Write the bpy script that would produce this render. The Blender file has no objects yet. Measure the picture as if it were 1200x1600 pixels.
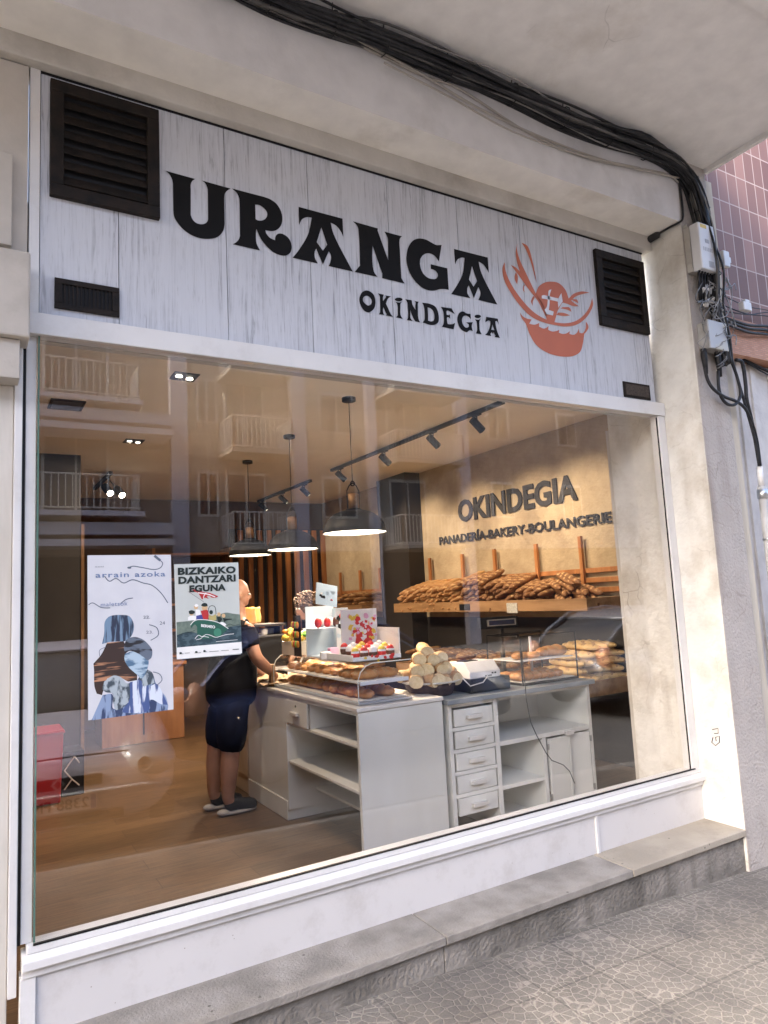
import bpy, bmesh, math, random
import numpy as np
from math import sin, cos, pi, radians as R_, sqrt, atan2
from mathutils import Vector, Matrix
random.seed(7)
sc = bpy.context.scene
# ------------------------------------------------------------------ camera
FPX, YAW, PIT, ROL = 1096.0, .5376, .1179, -.0503
CAM = np.array([-.209, -2.894, 1.6])
_f = np.array([sin(YAW)*cos(PIT), cos(YAW)*cos(PIT), sin(PIT)])
_r = np.array([cos(YAW), -sin(YAW), 0.]); _u = np.cross(_r, _f)
_r, _u = _r*cos(ROL)+_u*sin(ROL), -_r*sin(ROL)+_u*cos(ROL)
cd = bpy.data.cameras.new('camera'); cam = bpy.data.objects.new('camera', cd); sc.collection.objects.link(cam)
cd.sensor_fit = 'VERTICAL'; cd.sensor_height = 32.0; cd.lens = FPX/1600*32.0; cd.clip_start = .02; cd.clip_end = 400
cam.matrix_world = Matrix(((_r[0], _u[0], -_f[0], CAM[0]), (_r[1], _u[1], -_f[1], CAM[1]), (_r[2], _u[2], -_f[2], CAM[2]), (0, 0, 0, 1)))
sc.camera = cam
# ------------------------------------------------------------------ world, sun, exposure
SUN_EL, SUN_AZ = R_(37), R_(87)          # measured from the street side (-y) towards -x: low sun raking along the street
w = bpy.data.worlds.new('World'); sc.world = w; w.use_nodes = True
nt = w.node_tree; nt.nodes.clear()
sky = nt.nodes.new('ShaderNodeTexSky'); sky.sky_type = 'NISHITA'; sky.sun_disc = False
sdir = Vector((-sin(SUN_AZ)*cos(SUN_EL), -cos(SUN_AZ)*cos(SUN_EL), sin(SUN_EL)))
sky.sun_elevation = SUN_EL; sky.sun_rotation = math.atan2(sdir.x, sdir.y)
bg = nt.nodes.new('ShaderNodeBackground'); bg.inputs[1].default_value = .15; sky.dust_density = 5; sky.air_density = .8
wo = nt.nodes.new('ShaderNodeOutputWorld'); nt.links.new(sky.outputs[0], bg.inputs[0]); nt.links.new(bg.outputs[0], wo.inputs[0])
sl = bpy.data.lights.new('sun', 'SUN'); sl.energy = 1.5; sl.angle = R_(16); sl.color = (1, .95, .88)
so = bpy.data.objects.new('sun', sl); sc.collection.objects.link(so); so.rotation_euler = sdir.to_track_quat('Z', 'Y').to_euler()
sc.view_settings.view_transform = 'Standard'; sc.view_settings.look = 'None'; sc.view_settings.gamma = 1
sc.view_settings.exposure = 3.0
sc.render.engine = 'CYCLES'
sc.cycles.use_denoising = True
sc.cycles.max_bounces = 8; sc.cycles.diffuse_bounces = 5; sc.cycles.glossy_bounces = 4; sc.cycles.transparent_max_bounces = 24
sc.cycles.transmission_bounces = 4; sc.cycles.caustics_reflective = False; sc.cycles.caustics_refractive = False
sc.cycles.sample_clamp_indirect = 6

# ------------------------------------------------------------------ helpers
def ray(px, py): return _f+_r*(px-600)/FPX-_u*(py-800)/FPX
def _on(ax, px, py, v):
    d = ray(px, py); t = (v-CAM[ax])/d[ax]; p = CAM+d*t; return Vector((float(p[0]), float(p[1]), float(p[2])))
def PX(px, py, v): return _on(0, px, py, v)
def PY(px, py, v=0.): return _on(1, px, py, v)
def PZ(px, py, v=0.): return _on(2, px, py, v)
ROOT = {}
def tag(o, label, cat, group=None, kind=None):
    if label: o['label'] = label
    if cat: o['category'] = cat
    if group: o['group'] = group
    if kind: o['kind'] = kind
    return o
def thing(name, label, cat, loc=(0, 0, 0), rz=0, group=None):
    o = bpy.data.objects.new(name, None); sc.collection.objects.link(o); o.location = loc; o.rotation_euler = (0, 0, rz)
    o.empty_display_size = .1; ROOT[o.name] = Vector((0, 0, 0)) if rz else Vector(loc)
    return tag(o, label, cat, group)
def root_off(o):
    while o.parent: o = o.parent
    return ROOT.get(o.name, Vector((0, 0, 0)))
class MB:
    def __init__(s): s.v = []; s.f = []; s.mi = []; s.cm = 0
    def add(s, vs, fs):
        n = len(s.v); s.v += [tuple(v) for v in vs]; s.f += [tuple(i+n for i in f) for f in fs]; s.mi += [s.cm]*len(fs); return s
    def box(s, x0, x1, y0, y1, z0, z1, rot=None, piv=None):
        vs = [Vector((x, y, z)) for x in (x0, x1) for y in (y0, y1) for z in (z0, z1)]
        if rot is not None:
            piv = Vector(piv) if piv is not None else Vector(((x0+x1)/2, (y0+y1)/2, (z0+z1)/2))
            vs = [rot @ (v-piv)+piv for v in vs]
        return s.add(vs, [(0, 1, 3, 2), (4, 6, 7, 5), (0, 4, 5, 1), (2, 3, 7, 6), (0, 2, 6, 4), (1, 5, 7, 3)])
    def quad(s, a, b, c, d): return s.add([a, b, c, d], [(0, 1, 2, 3)])
    def slab(s, pts, d):
        """closed polygon pts extruded by vector d"""
        n = len(pts); d = Vector(d); vs = [Vector(p) for p in pts]+[Vector(p)+d for p in pts]
        return s.add(vs, [tuple(range(n))[::-1], tuple(range(n, 2*n))]+[(i, (i+1) % n, n+(i+1) % n, n+i) for i in range(n)])
    def tube(s, path, r, n=8, caps=True):
        path = [Vector(p) for p in path]; m = len(path); rr = r if isinstance(r, (list, tuple)) else [r]*m
        vs = []; prev = None
        for i, p in enumerate(path):
            t = (path[min(i+1, m-1)]-path[max(i-1, 0)])
            t = t.normalized() if t.length > 1e-9 else Vector((0, 0, 1))
            if prev is None:
                a = Vector((0, 0, 1)) if abs(t.z) < .9 else Vector((1, 0, 0)); prev = (a-t*a.dot(t)).normalized()
            else: prev = (prev-t*prev.dot(t)).normalized()
            b = t.cross(prev)
            for k in range(n):
                an = 2*pi*k/n; vs.append(p+(prev*cos(an)+b*sin(an))*rr[i])
        fs = [(i*n+k, i*n+(k+1) % n, (i+1)*n+(k+1) % n, (i+1)*n+k) for i in range(m-1) for k in range(n)]
        if caps: fs += [tuple(range(n))[::-1], tuple((m-1)*n+k for k in range(n))]
        return s.add(vs, fs)
    def lathe(s, prof, c=(0, 0, 0), n=32, axis='z'):
        vs = []; c = Vector(c); m = len(prof)
        for (r, z) in prof:
            for k in range(n):
                a = 2*pi*k/n
                v = Vector((r*cos(a), r*sin(a), z)) if axis == 'z' else (Vector((r*cos(a), z, r*sin(a))) if axis == 'y' else Vector((z, r*cos(a), r*sin(a))))
                vs.append(c+v)
        return s.add(vs, [(i*n+k, i*n+(k+1) % n, (i+1)*n+(k+1) % n, (i+1)*n+k) for i in range(m-1) for k in range(n)])
    def ell(s, c, rx, ry, rz, n=14, m=8, rot=None):
        vs = []; c = Vector(c)
        for i in range(m+1):
            th = pi*i/m
            for k in range(n):
                a = 2*pi*k/n; v = Vector((rx*sin(th)*cos(a), ry*sin(th)*sin(a), rz*cos(th)))
                vs.append(c+(rot @ v if rot is not None else v))
        return s.add(vs, [(i*n+k, (i+1)*n+k, (i+1)*n+(k+1) % n, i*n+(k+1) % n) for i in range(m) for k in range(n)])
    def mesh(s, name, off=Vector((0, 0, 0)), smooth=False, mats=()):
        me = bpy.data.meshes.new(name); me.from_pydata([tuple(Vector(v)-off) for v in s.v], [], s.f)
        for m in mats: me.materials.append(m)
        me.polygons.foreach_set('material_index', s.mi)
        bm = bmesh.new(); bm.from_mesh(me); bmesh.ops.remove_doubles(bm, verts=bm.verts, dist=1e-6) if smooth else None
        bmesh.ops.recalc_face_normals(bm, faces=bm.faces); bm.to_mesh(me); bm.free()
        if smooth: me.polygons.foreach_set('use_smooth', [True]*len(me.polygons))
        me.update(); return me
    def build(s, name, mat, parent=None, smooth=False, bevel=0, label=None, cat=None, group=None, kind=None, sub=0):
        mats = mat if isinstance(mat, (list, tuple)) else [mat]
        if parent is not None: off = root_off(parent)
        elif kind == 'structure' or kind == 'stuff': off = Vector((0, 0, 0))
        else:
            A = np.array([tuple(v) for v in s.v]); off = Vector(((A[:, 0].min()+A[:, 0].max())/2, (A[:, 1].min()+A[:, 1].max())/2, A[:, 2].min()))
        o = bpy.data.objects.new(name, s.mesh(name, off, smooth, mats)); sc.collection.objects.link(o)
        if parent is not None: o.parent = parent
        else: o.location = off; ROOT[o.name] = Vector(off)
        if bevel:
            b = o.modifiers.new('bevel', 'BEVEL'); b.width = bevel; b.segments = 2; b.limit_method = 'ANGLE'
        if sub:
            b = o.modifiers.new('sub', 'SUBSURF'); b.levels = b.render_levels = sub
        return tag(o, label, cat, group, kind)
def place(me_obj, **k): pass
def copy_tree(o, parent=None):
    c = o.copy(); sc.collection.objects.link(c); c.parent = parent
    for ch in list(o.children): copy_tree(ch, c)
    return c

# materials -------------------------------------------------------------
def mat(name, col, col2=None, scale=6., rough=.6, bump=0., bscale=None, metal=0., stretch=(1, 1, 1), detail=6., lo=.35, hi=.65, spec=.5, coat=0., rough2=None):
    m = bpy.data.materials.new(name); m.use_nodes = True; n = m.node_tree.nodes; l = m.node_tree.links
    p = n['Principled BSDF']; p.inputs['Roughness'].default_value = rough; p.inputs['Metallic'].default_value = metal
    p.inputs['Specular IOR Level'].default_value = spec; p.inputs['Coat Weight'].default_value = coat
    p.inputs['Base Color'].default_value = (*col, 1)
    if col2 is not None or bump or rough2 is not None:
        tc = n.new('ShaderNodeTexCoord'); mp = n.new('ShaderNodeMapping'); mp.inputs['Scale'].default_value = stretch
        l.new(tc.outputs['Object'], mp.inputs['Vector'])
    if col2 is not None:
        t = n.new('ShaderNodeTexNoise'); t.inputs['Scale'].default_value = scale; t.inputs['Detail'].default_value = detail
        l.new(mp.outputs[0], t.inputs['Vector'])
        r = n.new('ShaderNodeValToRGB'); r.color_ramp.elements[0].position = lo; r.color_ramp.elements[1].position = hi
        r.color_ramp.elements[0].color = (*col, 1); r.color_ramp.elements[1].color = (*col2, 1)
        l.new(t.outputs[0], r.inputs[0]); l.new(r.outputs[0], p.inputs['Base Color'])
        if rough2 is not None:
            mr = n.new('ShaderNodeMapRange'); mr.inputs[3].default_value = rough; mr.inputs[4].default_value = rough2
            l.new(t.outputs[0], mr.inputs[0]); l.new(mr.outputs[0], p.inputs['Roughness'])
    if bump:
        t2 = n.new('ShaderNodeTexNoise'); t2.inputs['Scale'].default_value = bscale or scale*6; t2.inputs['Detail'].default_value = 8
        l.new(mp.outputs[0], t2.inputs['Vector'])
        b = n.new('ShaderNodeBump'); b.inputs['Strength'].default_value = bump; b.inputs['Distance'].default_value = .01
        l.new(t2.outputs[0], b.inputs['Height']); l.new(b.outputs[0], p.inputs['Normal'])
    return m
def emis(name, col, s):
    m = bpy.data.materials.new(name); m.use_nodes = True; p = m.node_tree.nodes['Principled BSDF']
    p.inputs['Base Color'].default_value = (.8, .8, .8, 1); p.inputs['Emission Color'].default_value = (*col, 1); p.inputs['Emission Strength'].default_value = s
    return m
def glass(name, ior=1.5, tint=(1, 1, 1)):
    m = bpy.data.materials.new(name); m.use_nodes = True; n = m.node_tree.nodes; l = m.node_tree.links; n.clear()
    o = n.new('ShaderNodeOutputMaterial'); mx = n.new('ShaderNodeMixShader'); t = n.new('ShaderNodeBsdfTransparent'); g = n.new('ShaderNodeBsdfGlossy')
    t.inputs[0].default_value = (*tint, 1); g.inputs['Roughness'].default_value = 0.0; g.inputs[0].default_value = (.97, .98, 1, 1)
    fr = n.new('ShaderNodeFresnel'); ge = n.new('ShaderNodeNewGeometry'); mr = n.new('ShaderNodeMapRange')
    mr.inputs[3].default_value = ior; mr.inputs[4].default_value = 1/ior
    l.new(ge.outputs['Backfacing'], mr.inputs[0]); l.new(mr.outputs[0], fr.inputs[0]); l.new(fr.outputs[0], mx.inputs[0])
    l.new(t.outputs[0], mx.inputs[1]); l.new(g.outputs[0], mx.inputs[2]); l.new(mx.outputs[0], o.inputs[0]); return m
def wood_mat(name, c1, c2, stretch, rough=.45, scale=1.0, bump=.15):
    return mat(name, c1, c2, scale=scale, rough=rough, stretch=stretch, detail=8, lo=.38, hi=.62, bump=bump, bscale=scale*2)

def noise_stack(name, base, stain, s1, stain_lo, stain_hi, bump, bscale, rough=.9, crack=None, streak=0.):
    """plaster: fine mottling + larger dirty stains + optional thin cracks"""
    m = mat(name, base, tuple(c*.88 for c in base), scale=9, rough=rough, bump=bump, bscale=bscale, lo=.3, hi=.7)
    n = m.node_tree.nodes; l = m.node_tree.links; p = n['Principled BSDF']
    src = p.inputs['Base Color'].links[0].from_socket
    mp = [x for x in n if x.type == 'MAPPING'][0]
    t = n.new('ShaderNodeTexNoise'); t.inputs['Scale'].default_value = s1; t.inputs['Detail'].default_value = 9; t.inputs['Roughness'].default_value = .65
    l.new(mp.outputs[0], t.inputs['Vector'])
    r = n.new('ShaderNodeMapRange'); r.inputs[1].default_value = stain_lo; r.inputs[2].default_value = stain_hi
    l.new(t.outputs[0], r.inputs[0])
    mx = n.new('ShaderNodeMix'); mx.data_type = 'RGBA'; mx.inputs[7].default_value = (*stain, 1)
    l.new(r.outputs[0], mx.inputs[0]); l.new(src, mx.inputs[6]); out = mx.outputs[2]
    if crack:
        v = n.new('ShaderNodeTexVoronoi'); v.feature = 'DISTANCE_TO_EDGE'; v.inputs['Scale'].default_value = crack[0]
        dn = n.new('ShaderNodeTexNoise'); dn.inputs['Scale'].default_value = 4; l.new(mp.outputs[0], dn.inputs['Vector'])
        ad = n.new('ShaderNodeMixRGB'); ad.blend_type = 'ADD'; ad.inputs[0].default_value = .25; l.new(mp.outputs[0], ad.inputs[1]); l.new(dn.outputs['Color'], ad.inputs[2])
        l.new(ad.outputs[0], v.inputs['Vector'])
        r2 = n.new('ShaderNodeMapRange'); r2.inputs[1].default_value = 0; r2.inputs[2].default_value = crack[1]; r2.inputs[3].default_value = 1; r2.inputs[4].default_value = 0
        l.new(v.outputs[0], r2.inputs[0])
        mm = n.new('ShaderNodeMath'); mm.operation = 'MULTIPLY'; l.new(r2.outputs[0], mm.inputs[0]); l.new(r.outputs[0], mm.inputs[1])
        m2 = n.new('ShaderNodeMix'); m2.data_type = 'RGBA'; m2.inputs[7].default_value = (stain[0]*.4, stain[1]*.4, stain[2]*.4, 1)
        l.new(mm.outputs[0], m2.inputs[0]); l.new(out, m2.inputs[6]); out = m2.outputs[2]
    if streak:
        mp2 = n.new('ShaderNodeMapping'); mp2.inputs['Scale'].default_value = (1, 1, .06); tc2 = n.new('ShaderNodeTexCoord'); l.new(tc2.outputs['Object'], mp2.inputs[0])
        ts = n.new('ShaderNodeTexNoise'); ts.inputs['Scale'].default_value = 9; ts.inputs['Detail'].default_value = 7; l.new(mp2.outputs[0], ts.inputs['Vector'])
        tb = n.new('ShaderNodeTexNoise'); tb.inputs['Scale'].default_value = 1.1; tb.inputs['Detail'].default_value = 5; l.new(tc2.outputs['Object'], tb.inputs['Vector'])
        ra = n.new('ShaderNodeMapRange'); ra.inputs[1].default_value = .52; ra.inputs[2].default_value = .74; l.new(ts.outputs[0], ra.inputs[0])
        rb = n.new('ShaderNodeMapRange'); rb.inputs[1].default_value = .42; rb.inputs[2].default_value = .62; l.new(tb.outputs[0], rb.inputs[0])
        mu = n.new('ShaderNodeMath'); mu.operation = 'MULTIPLY'; l.new(ra.outputs[0], mu.inputs[0]); l.new(rb.outputs[0], mu.inputs[1])
        mu2 = n.new('ShaderNodeMath'); mu2.operation = 'MULTIPLY'; mu2.inputs[1].default_value = streak; l.new(mu.outputs[0], mu2.inputs[0])
        m4 = n.new('ShaderNodeMix'); m4.data_type = 'RGBA'; m4.inputs[7].default_value = (stain[0]*.55, stain[1]*.5, stain[2]*.45, 1); l.new(mu2.outputs[0], m4.inputs[0]); l.new(out, m4.inputs[6]); out = m4.outputs[2]
    l.new(out, p.inputs['Base Color']); return m

PLAST = noise_stack('plaster_offwhite', (.84, .82, .79), (.55, .51, .45), 1.3, .60, .85, .25, 40, crack=(1.2, .006))
SOFFIT = noise_stack('plaster_soffit_lit', (.86, .83, .77), (.52, .48, .40), 1.6, .56, .82, .25, 30)  # creamier plaster copy, bounce light on the beam underside is in its colour
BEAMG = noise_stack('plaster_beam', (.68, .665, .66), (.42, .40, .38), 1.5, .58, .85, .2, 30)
STUC = noise_stack('stucco_lit', (.70, .685, .645), (.42, .37, .30), 2.2, .50, .78, .8, 26, crack=(3.5, .012), streak=.6)  # lit copy of the stucco, for the pillar's left face
STUCG = noise_stack('stucco_shaded', (.46, .42, .385), (.40, .35, .31), 2.4, .46, .80, 1.0, 60, crack=(5, .025), streak=.8)  # shaded, dirtier copy of the stucco; shade is in its grey
WHITE = mat('white_aluminium', (.69, .68, .67), (.64, .63, .62), scale=3, rough=.35)
WHITEP = mat('white_panel', (.62, .60, .59), (.57, .55, .54), scale=1.2, rough=.4, bump=.02, bscale=5)
def specks(m, col, scale=22, th=.035, scratch=True):
    n = m.node_tree.nodes; l = m.node_tree.links; p = n['Principled BSDF']; src = p.inputs['Base Color'].links[0].from_socket
    tc = n.new('ShaderNodeTexCoord'); v = n.new('ShaderNodeTexVoronoi'); v.inputs['Scale'].default_value = scale; l.new(tc.outputs['Object'], v.inputs['Vector'])
    ns = n.new('ShaderNodeTexNoise'); ns.inputs['Scale'].default_value = 2.3; ns.inputs['Detail'].default_value = 4; l.new(tc.outputs['Object'], ns.inputs['Vector'])
    r1 = n.new('ShaderNodeMapRange'); r1.inputs[1].default_value = th; r1.inputs[2].default_value = th*1.8; r1.inputs[3].default_value = 1; r1.inputs[4].default_value = 0; l.new(v.outputs['Distance'], r1.inputs[0])
    r2 = n.new('ShaderNodeMapRange'); r2.inputs[1].default_value = .50; r2.inputs[2].default_value = .56; l.new(ns.outputs[0], r2.inputs[0])
    mu = n.new('ShaderNodeMath'); mu.operation = 'MULTIPLY'; l.new(r1.outputs[0], mu.inputs[0]); l.new(r2.outputs[0], mu.inputs[1])
    n3 = n.new('ShaderNodeTexNoise'); n3.inputs['Scale'].default_value = 5; n3.inputs['Detail'].default_value = 10; n3.inputs['Roughness'].default_value = .75; l.new(tc.outputs['Object'], n3.inputs['Vector'])
    r3 = n.new('ShaderNodeMapRange'); r3.inputs[1].default_value = .50; r3.inputs[2].default_value = .80; r3.inputs[4].default_value = .45; l.new(n3.outputs[0], r3.inputs[0])
    mm = n.new('ShaderNodeMath'); mm.operation = 'MAXIMUM'; l.new(mu.outputs[0], mm.inputs[0]); l.new(r3.outputs[0], mm.inputs[1])
    mx = n.new('ShaderNodeMix'); mx.data_type = 'RGBA'; mx.inputs[7].default_value = (*col, 1); l.new(mm.outputs[0], mx.inputs[0]); l.new(src, mx.inputs[6]); l.new(mx.outputs[2], p.inputs['Base Color'])
specks(WHITEP, (.30, .26, .22)); specks(WHITE, (.42, .39, .36), 30, .02)
CREAMF = mat('cream_frame', (.62, .58, .52), (.52, .48, .42), scale=5, rough=.6, stretch=(4, 4, .6))
BLACK = mat('black_vent', (.007, .006, .0055), (.018, .012, .009), scale=20, rough=.6, bump=.2, bscale=60, spec=.2)
BLK = mat('black_plain', (.007, .007, .008), rough=.5, spec=.25)
RUB = mat('black_cable', (.009, .009, .010), (.022, .022, .025), scale=30, rough=.55, spec=.3)
GREYC = mat('grey_cable', (.25, .24, .23), rough=.5)
VINYL = mat('black_vinyl', (.006, .0055, .006), rough=.6, spec=.15)
ORNG = mat('terracotta_vinyl', (.50, .125, .05), (.44, .11, .045), scale=4, rough=.5)
PALE = mat('pale_vinyl', (.62, .64, .70), rough=.6)
GLASS = glass('window_glass', 1.52)
ACRY = glass('clear_acrylic', 1.4)
GEDGE = mat('glass_edge', (.08, .16, .13), rough=.1)


def fill_mesh(loops, depth=0.):
    """closed 2-D loops (even-odd fill) -> verts, faces; depth extrudes along +third axis"""
    c = bpy.data.curves.new('tmp', 'CURVE'); c.dimensions = '2D'; c.fill_mode = 'BOTH'
    for lp in loops:
        s = c.splines.new('POLY'); s.points.add(len(lp)-1)
        for i, (x, y) in enumerate(lp): s.points[i].co = (x, y, 0, 1)
        s.use_cyclic_u = True
    c.extrude = depth/2
    o = bpy.data.objects.new('tmp', c); me = o.to_mesh()
    vs = [tuple(v.co) for v in me.vertices]; fs = [tuple(p.vertices) for p in me.polygons]
    o.to_mesh_clear(); bpy.data.objects.remove(o); bpy.data.curves.remove(c); return vs, fs
def cr(txt, step=6):
    """'x,y x,yc ...' closed loop; c marks corners; others pass through a centripetal Catmull-Rom"""
    pts = []; cn = []
    for t in txt.split():
        cn.append(t.endswith('c')); a, b = t.rstrip('c').split(','); pts.append((float(a), float(b)))
    n = len(pts); out = []
    for i in range(n):
        p1, p2 = np.array(pts[i]), np.array(pts[(i+1) % n]); c1, c2 = cn[i], cn[(i+1) % n]
        out.append(tuple(p1))
        if c1 and c2: continue
        p0 = 2*p1-p2 if c1 else np.array(pts[i-1]); p3 = 2*p2-p1 if c2 else np.array(pts[(i+2) % n])
        t0 = 0; t1 = t0+max(np.linalg.norm(p1-p0), 1e-6)**.5; t2 = t1+max(np.linalg.norm(p2-p1), 1e-6)**.5; t3 = t2+max(np.linalg.norm(p3-p2), 1e-6)**.5
        for k in range(1, step):
            t = t1+(t2-t1)*k/step
            A1 = (t1-t)/(t1-t0)*p0+(t-t0)/(t1-t0)*p1; A2 = (t2-t)/(t2-t1)*p1+(t-t1)/(t2-t1)*p2; A3 = (t3-t)/(t3-t2)*p2+(t-t2)/(t3-t2)*p3
            B1 = (t2-t)/(t2-t0)*A1+(t-t0)/(t2-t0)*A2; B2 = (t3-t)/(t3-t1)*A2+(t-t1)/(t3-t1)*A3
            out.append(tuple((t2-t)/(t2-t1)*B1+(t-t1)/(t2-t1)*B2))
    return out
def sign_shapes(specs, y, mb):
    """specs: list of (ox,oy,scale,[loops]) traced on the photo, carried to the sign's own plane"""
    for ox, oy, s, loops in specs:
        LL = []
        for lp in loops:
            LL.append([(lambda p: (p.x, p.z))(PY(ox+x/s, oy+yy/s, y)) for x, yy in cr(lp)])
        vs, fs = fill_mesh(LL, 0); mb.add([(v[0], y, v[1]) for v in vs], fs)
def ellp(cx, cy, rx, ry, n=12): return ' '.join('%.1f,%.1f' % (cx+rx*cos(2*pi*k/n), cy+ry*sin(2*pi*k/n)) for k in range(n))
def text_geo(txt, bold=0., extr=0., font=None, sx=1., spacing=1.):
    c = bpy.data.curves.new('tmp', 'FONT'); c.body = txt; c.size = 1; c.offset = bold; c.extrude = extr; c.space_character = spacing; c.resolution_u = 3
    o = bpy.data.objects.new('tmp', c); me = o.to_mesh()
    vs = [(v.co.x*sx, v.co.y, v.co.z) for v in me.vertices]; fs = [tuple(p.vertices) for p in me.polygons]
    o.to_mesh_clear(); bpy.data.objects.remove(o); bpy.data.curves.remove(c); return vs, fs
def text_fit(mb, txt, org, ux, uy, w, h, nrm=None, th=0., bold=0., spacing=1., mirror=False):
    """text stretched to w x h from corner org along unit vectors ux,uy; th = thickness"""
    vs, fs = text_geo(txt, bold, .5 if th else 0., spacing=spacing)
    if not vs: return
    A = np.array(vs); x0, x1 = A[:, 0].min(), A[:, 0].max(); y0, y1 = A[:, 1].min(), A[:, 1].max()
    ux, uy = Vector(ux), Vector(uy); nrm = Vector(nrm) if nrm is not None else ux.cross(uy); org = Vector(org)
    mb.add([org+ux*((v[0]-x0)/(x1-x0)*w)+uy*((v[1]-y0)/(y1-y0)*h)+nrm*(v[2]*th) for v in vs], fs)

# ================================================================== GROUND
def tile_ground():
    m = bpy.data.materials.new('flower_paving'); m.use_nodes = True; n = m.node_tree.nodes; l = m.node_tree.links; p = n['Principled BSDF']
    tc = n.new('ShaderNodeTexCoord'); v = n.new('ShaderNodeTexVoronoi'); v.feature = 'DISTANCE_TO_EDGE'; v.inputs['Scale'].default_value = 23; v.inputs['Randomness'].default_value = .75
    l.new(tc.outputs['Object'], v.inputs['Vector'])
    r = n.new('ShaderNodeMapRange'); r.inputs[1].default_value = .02; r.inputs[2].default_value = .09; l.new(v.outputs[0], r.inputs[0])
    br = n.new('ShaderNodeTexBrick'); br.offset = 0; br.inputs['Scale'].default_value = 1; br.inputs['Brick Width'].default_value = .30; br.inputs['Row Height'].default_value = .30
    br.inputs['Mortar Size'].default_value = .005; br.inputs['Color1'].default_value = (.9, .9, .9, 1); br.inputs['Color2'].default_value = (.62, .62, .62, 1); br.inputs['Mortar'].default_value = (.45, .45, .45, 1)
    l.new(tc.outputs['Object'], br.inputs['Vector'])
    ns = n.new('ShaderNodeTexNoise'); ns.inputs['Scale'].default_value = 2.2; ns.inputs['Detail'].default_value = 10; ns.inputs['Roughness'].default_value = .7; l.new(tc.outputs['Object'], ns.inputs['Vector'])
    c1 = n.new('ShaderNodeValToRGB'); c1.color_ramp.elements[0].color = (.31, .282, .245, 1); c1.color_ramp.elements[1].color = (.195, .178, .158, 1)
    l.new(r.outputs[0], c1.inputs[0])
    c2 = n.new('ShaderNodeValToRGB'); c2.color_ramp.elements[0].position = .38; c2.color_ramp.elements[1].position = .68; c2.color_ramp.elements[0].color = (.72, .71, .70, 1); c2.color_ramp.elements[1].color = (1.28, 1.25, 1.18, 1)
    l.new(ns.outputs[0], c2.inputs[0])
    m1 = n.new('ShaderNodeMixRGB'); m1.blend_type = 'MULTIPLY'; m1.inputs[0].default_value = 1; l.new(c1.outputs[0], m1.inputs[1]); l.new(c2.outputs[0], m1.inputs[2])
    m2 = n.new('ShaderNodeMixRGB'); m2.blend_type = 'MULTIPLY'; m2.inputs[0].default_value = .75; l.new(m1.outputs[0], m2.inputs[1]); l.new(br.outputs[0], m2.inputs[2])
    fn = n.new('ShaderNodeTexNoise'); fn.inputs['Scale'].default_value = 160; fn.inputs['Detail'].default_value = 4; l.new(tc.outputs['Object'], fn.inputs['Vector'])
    m3 = n.new('ShaderNodeMixRGB'); m3.blend_type = 'OVERLAY'; m3.inputs[0].default_value = .5; l.new(m2.outputs[0], m3.inputs[1]); l.new(fn.outputs[0], m3.inputs[2])
    sv = n.new('ShaderNodeTexVoronoi'); sv.inputs['Scale'].default_value = 5.5; l.new(tc.outputs['Object'], sv.inputs['Vector'])
    sr = n.new('ShaderNodeMapRange'); sr.inputs[1].default_value = .05; sr.inputs[2].default_value = .09; sr.inputs[3].default_value = .75; sr.inputs[4].default_value = 0; l.new(sv.outputs['Distance'], sr.inputs[0])
    sn = n.new('ShaderNodeTexNoise'); sn.inputs['Scale'].default_value = .9; sn.inputs['Detail'].default_value = 8; sn.inputs['Roughness'].default_value = .7; l.new(tc.outputs['Object'], sn.inputs['Vector'])
    sr2 = n.new('ShaderNodeMapRange'); sr2.inputs[1].default_value = .50; sr2.inputs[2].default_value = .70; sr2.inputs[4].default_value = .4; l.new(sn.outputs[0], sr2.inputs[0])
    sm_ = n.new('ShaderNodeMath'); sm_.operation = 'MAXIMUM'; l.new(sr.outputs[0], sm_.inputs[0]); l.new(sr2.outputs[0], sm_.inputs[1])
    m5 = n.new('ShaderNodeMix'); m5.data_type = 'RGBA'; m5.inputs[7].default_value = (.12, .105, .09, 1); l.new(sm_.outputs[0], m5.inputs[0]); l.new(m3.outputs[0], m5.inputs[6])
    l.new(m5.outputs[2], p.inputs['Base Color']); p.inputs['Roughness'].default_value = .85
    ma = n.new('ShaderNodeMath'); ma.operation = 'MULTIPLY_ADD'; ma.inputs[1].default_value = .25; l.new(fn.outputs[0], ma.inputs[0]); l.new(r.outputs[0], ma.inputs[2])
    b = n.new('ShaderNodeBump'); b.inputs['Strength'].default_value = .6; b.inputs['Distance'].default_value = .004; l.new(ma.outputs[0], b.inputs['Height']); l.new(b.outputs[0], p.inputs['Normal'])
    return m
PAVE = tile_ground()
def gz(x): return .075-.0385*x if x < 6 else -.156     # pavement falls to the right
xs = [-30, -2, 0, 1, 2, 3, 4, 5, 6, 40]
mb = MB()
for a, b in zip(xs[:-1], xs[1:]):
    za = gz(a) if a > -3 else .15; zb = gz(b) if b > -3 else .15
    mb.quad((a, -2.0, za-.02), (b, -2.0, zb-.02), (b, .1, zb), (a, .1, za))
mb.build('pavement', PAVE, kind='structure')
KERB = mat('kerb_stone', (.30, .28, .25), (.22, .2, .18), scale=12, rough=.9, bump=.4, bscale=60)
mb = MB(); mb.slab([(-30, -2.0, .13), (-2, -2.0, .13), (6, -2.0, -.176), (40, -2, -.176), (40, -2.16, -.176), (6, -2.16, -.176), (-2, -2.16, .13), (-30, -2.16, .13)], (0, 0, -.25))
mb.build('kerb', KERB, kind='structure', bevel=.01)
ASPH = mat('asphalt', (.085, .082, .078), (.12, .115, .108), scale=14, rough=.9, bump=.5, bscale=160)
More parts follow.
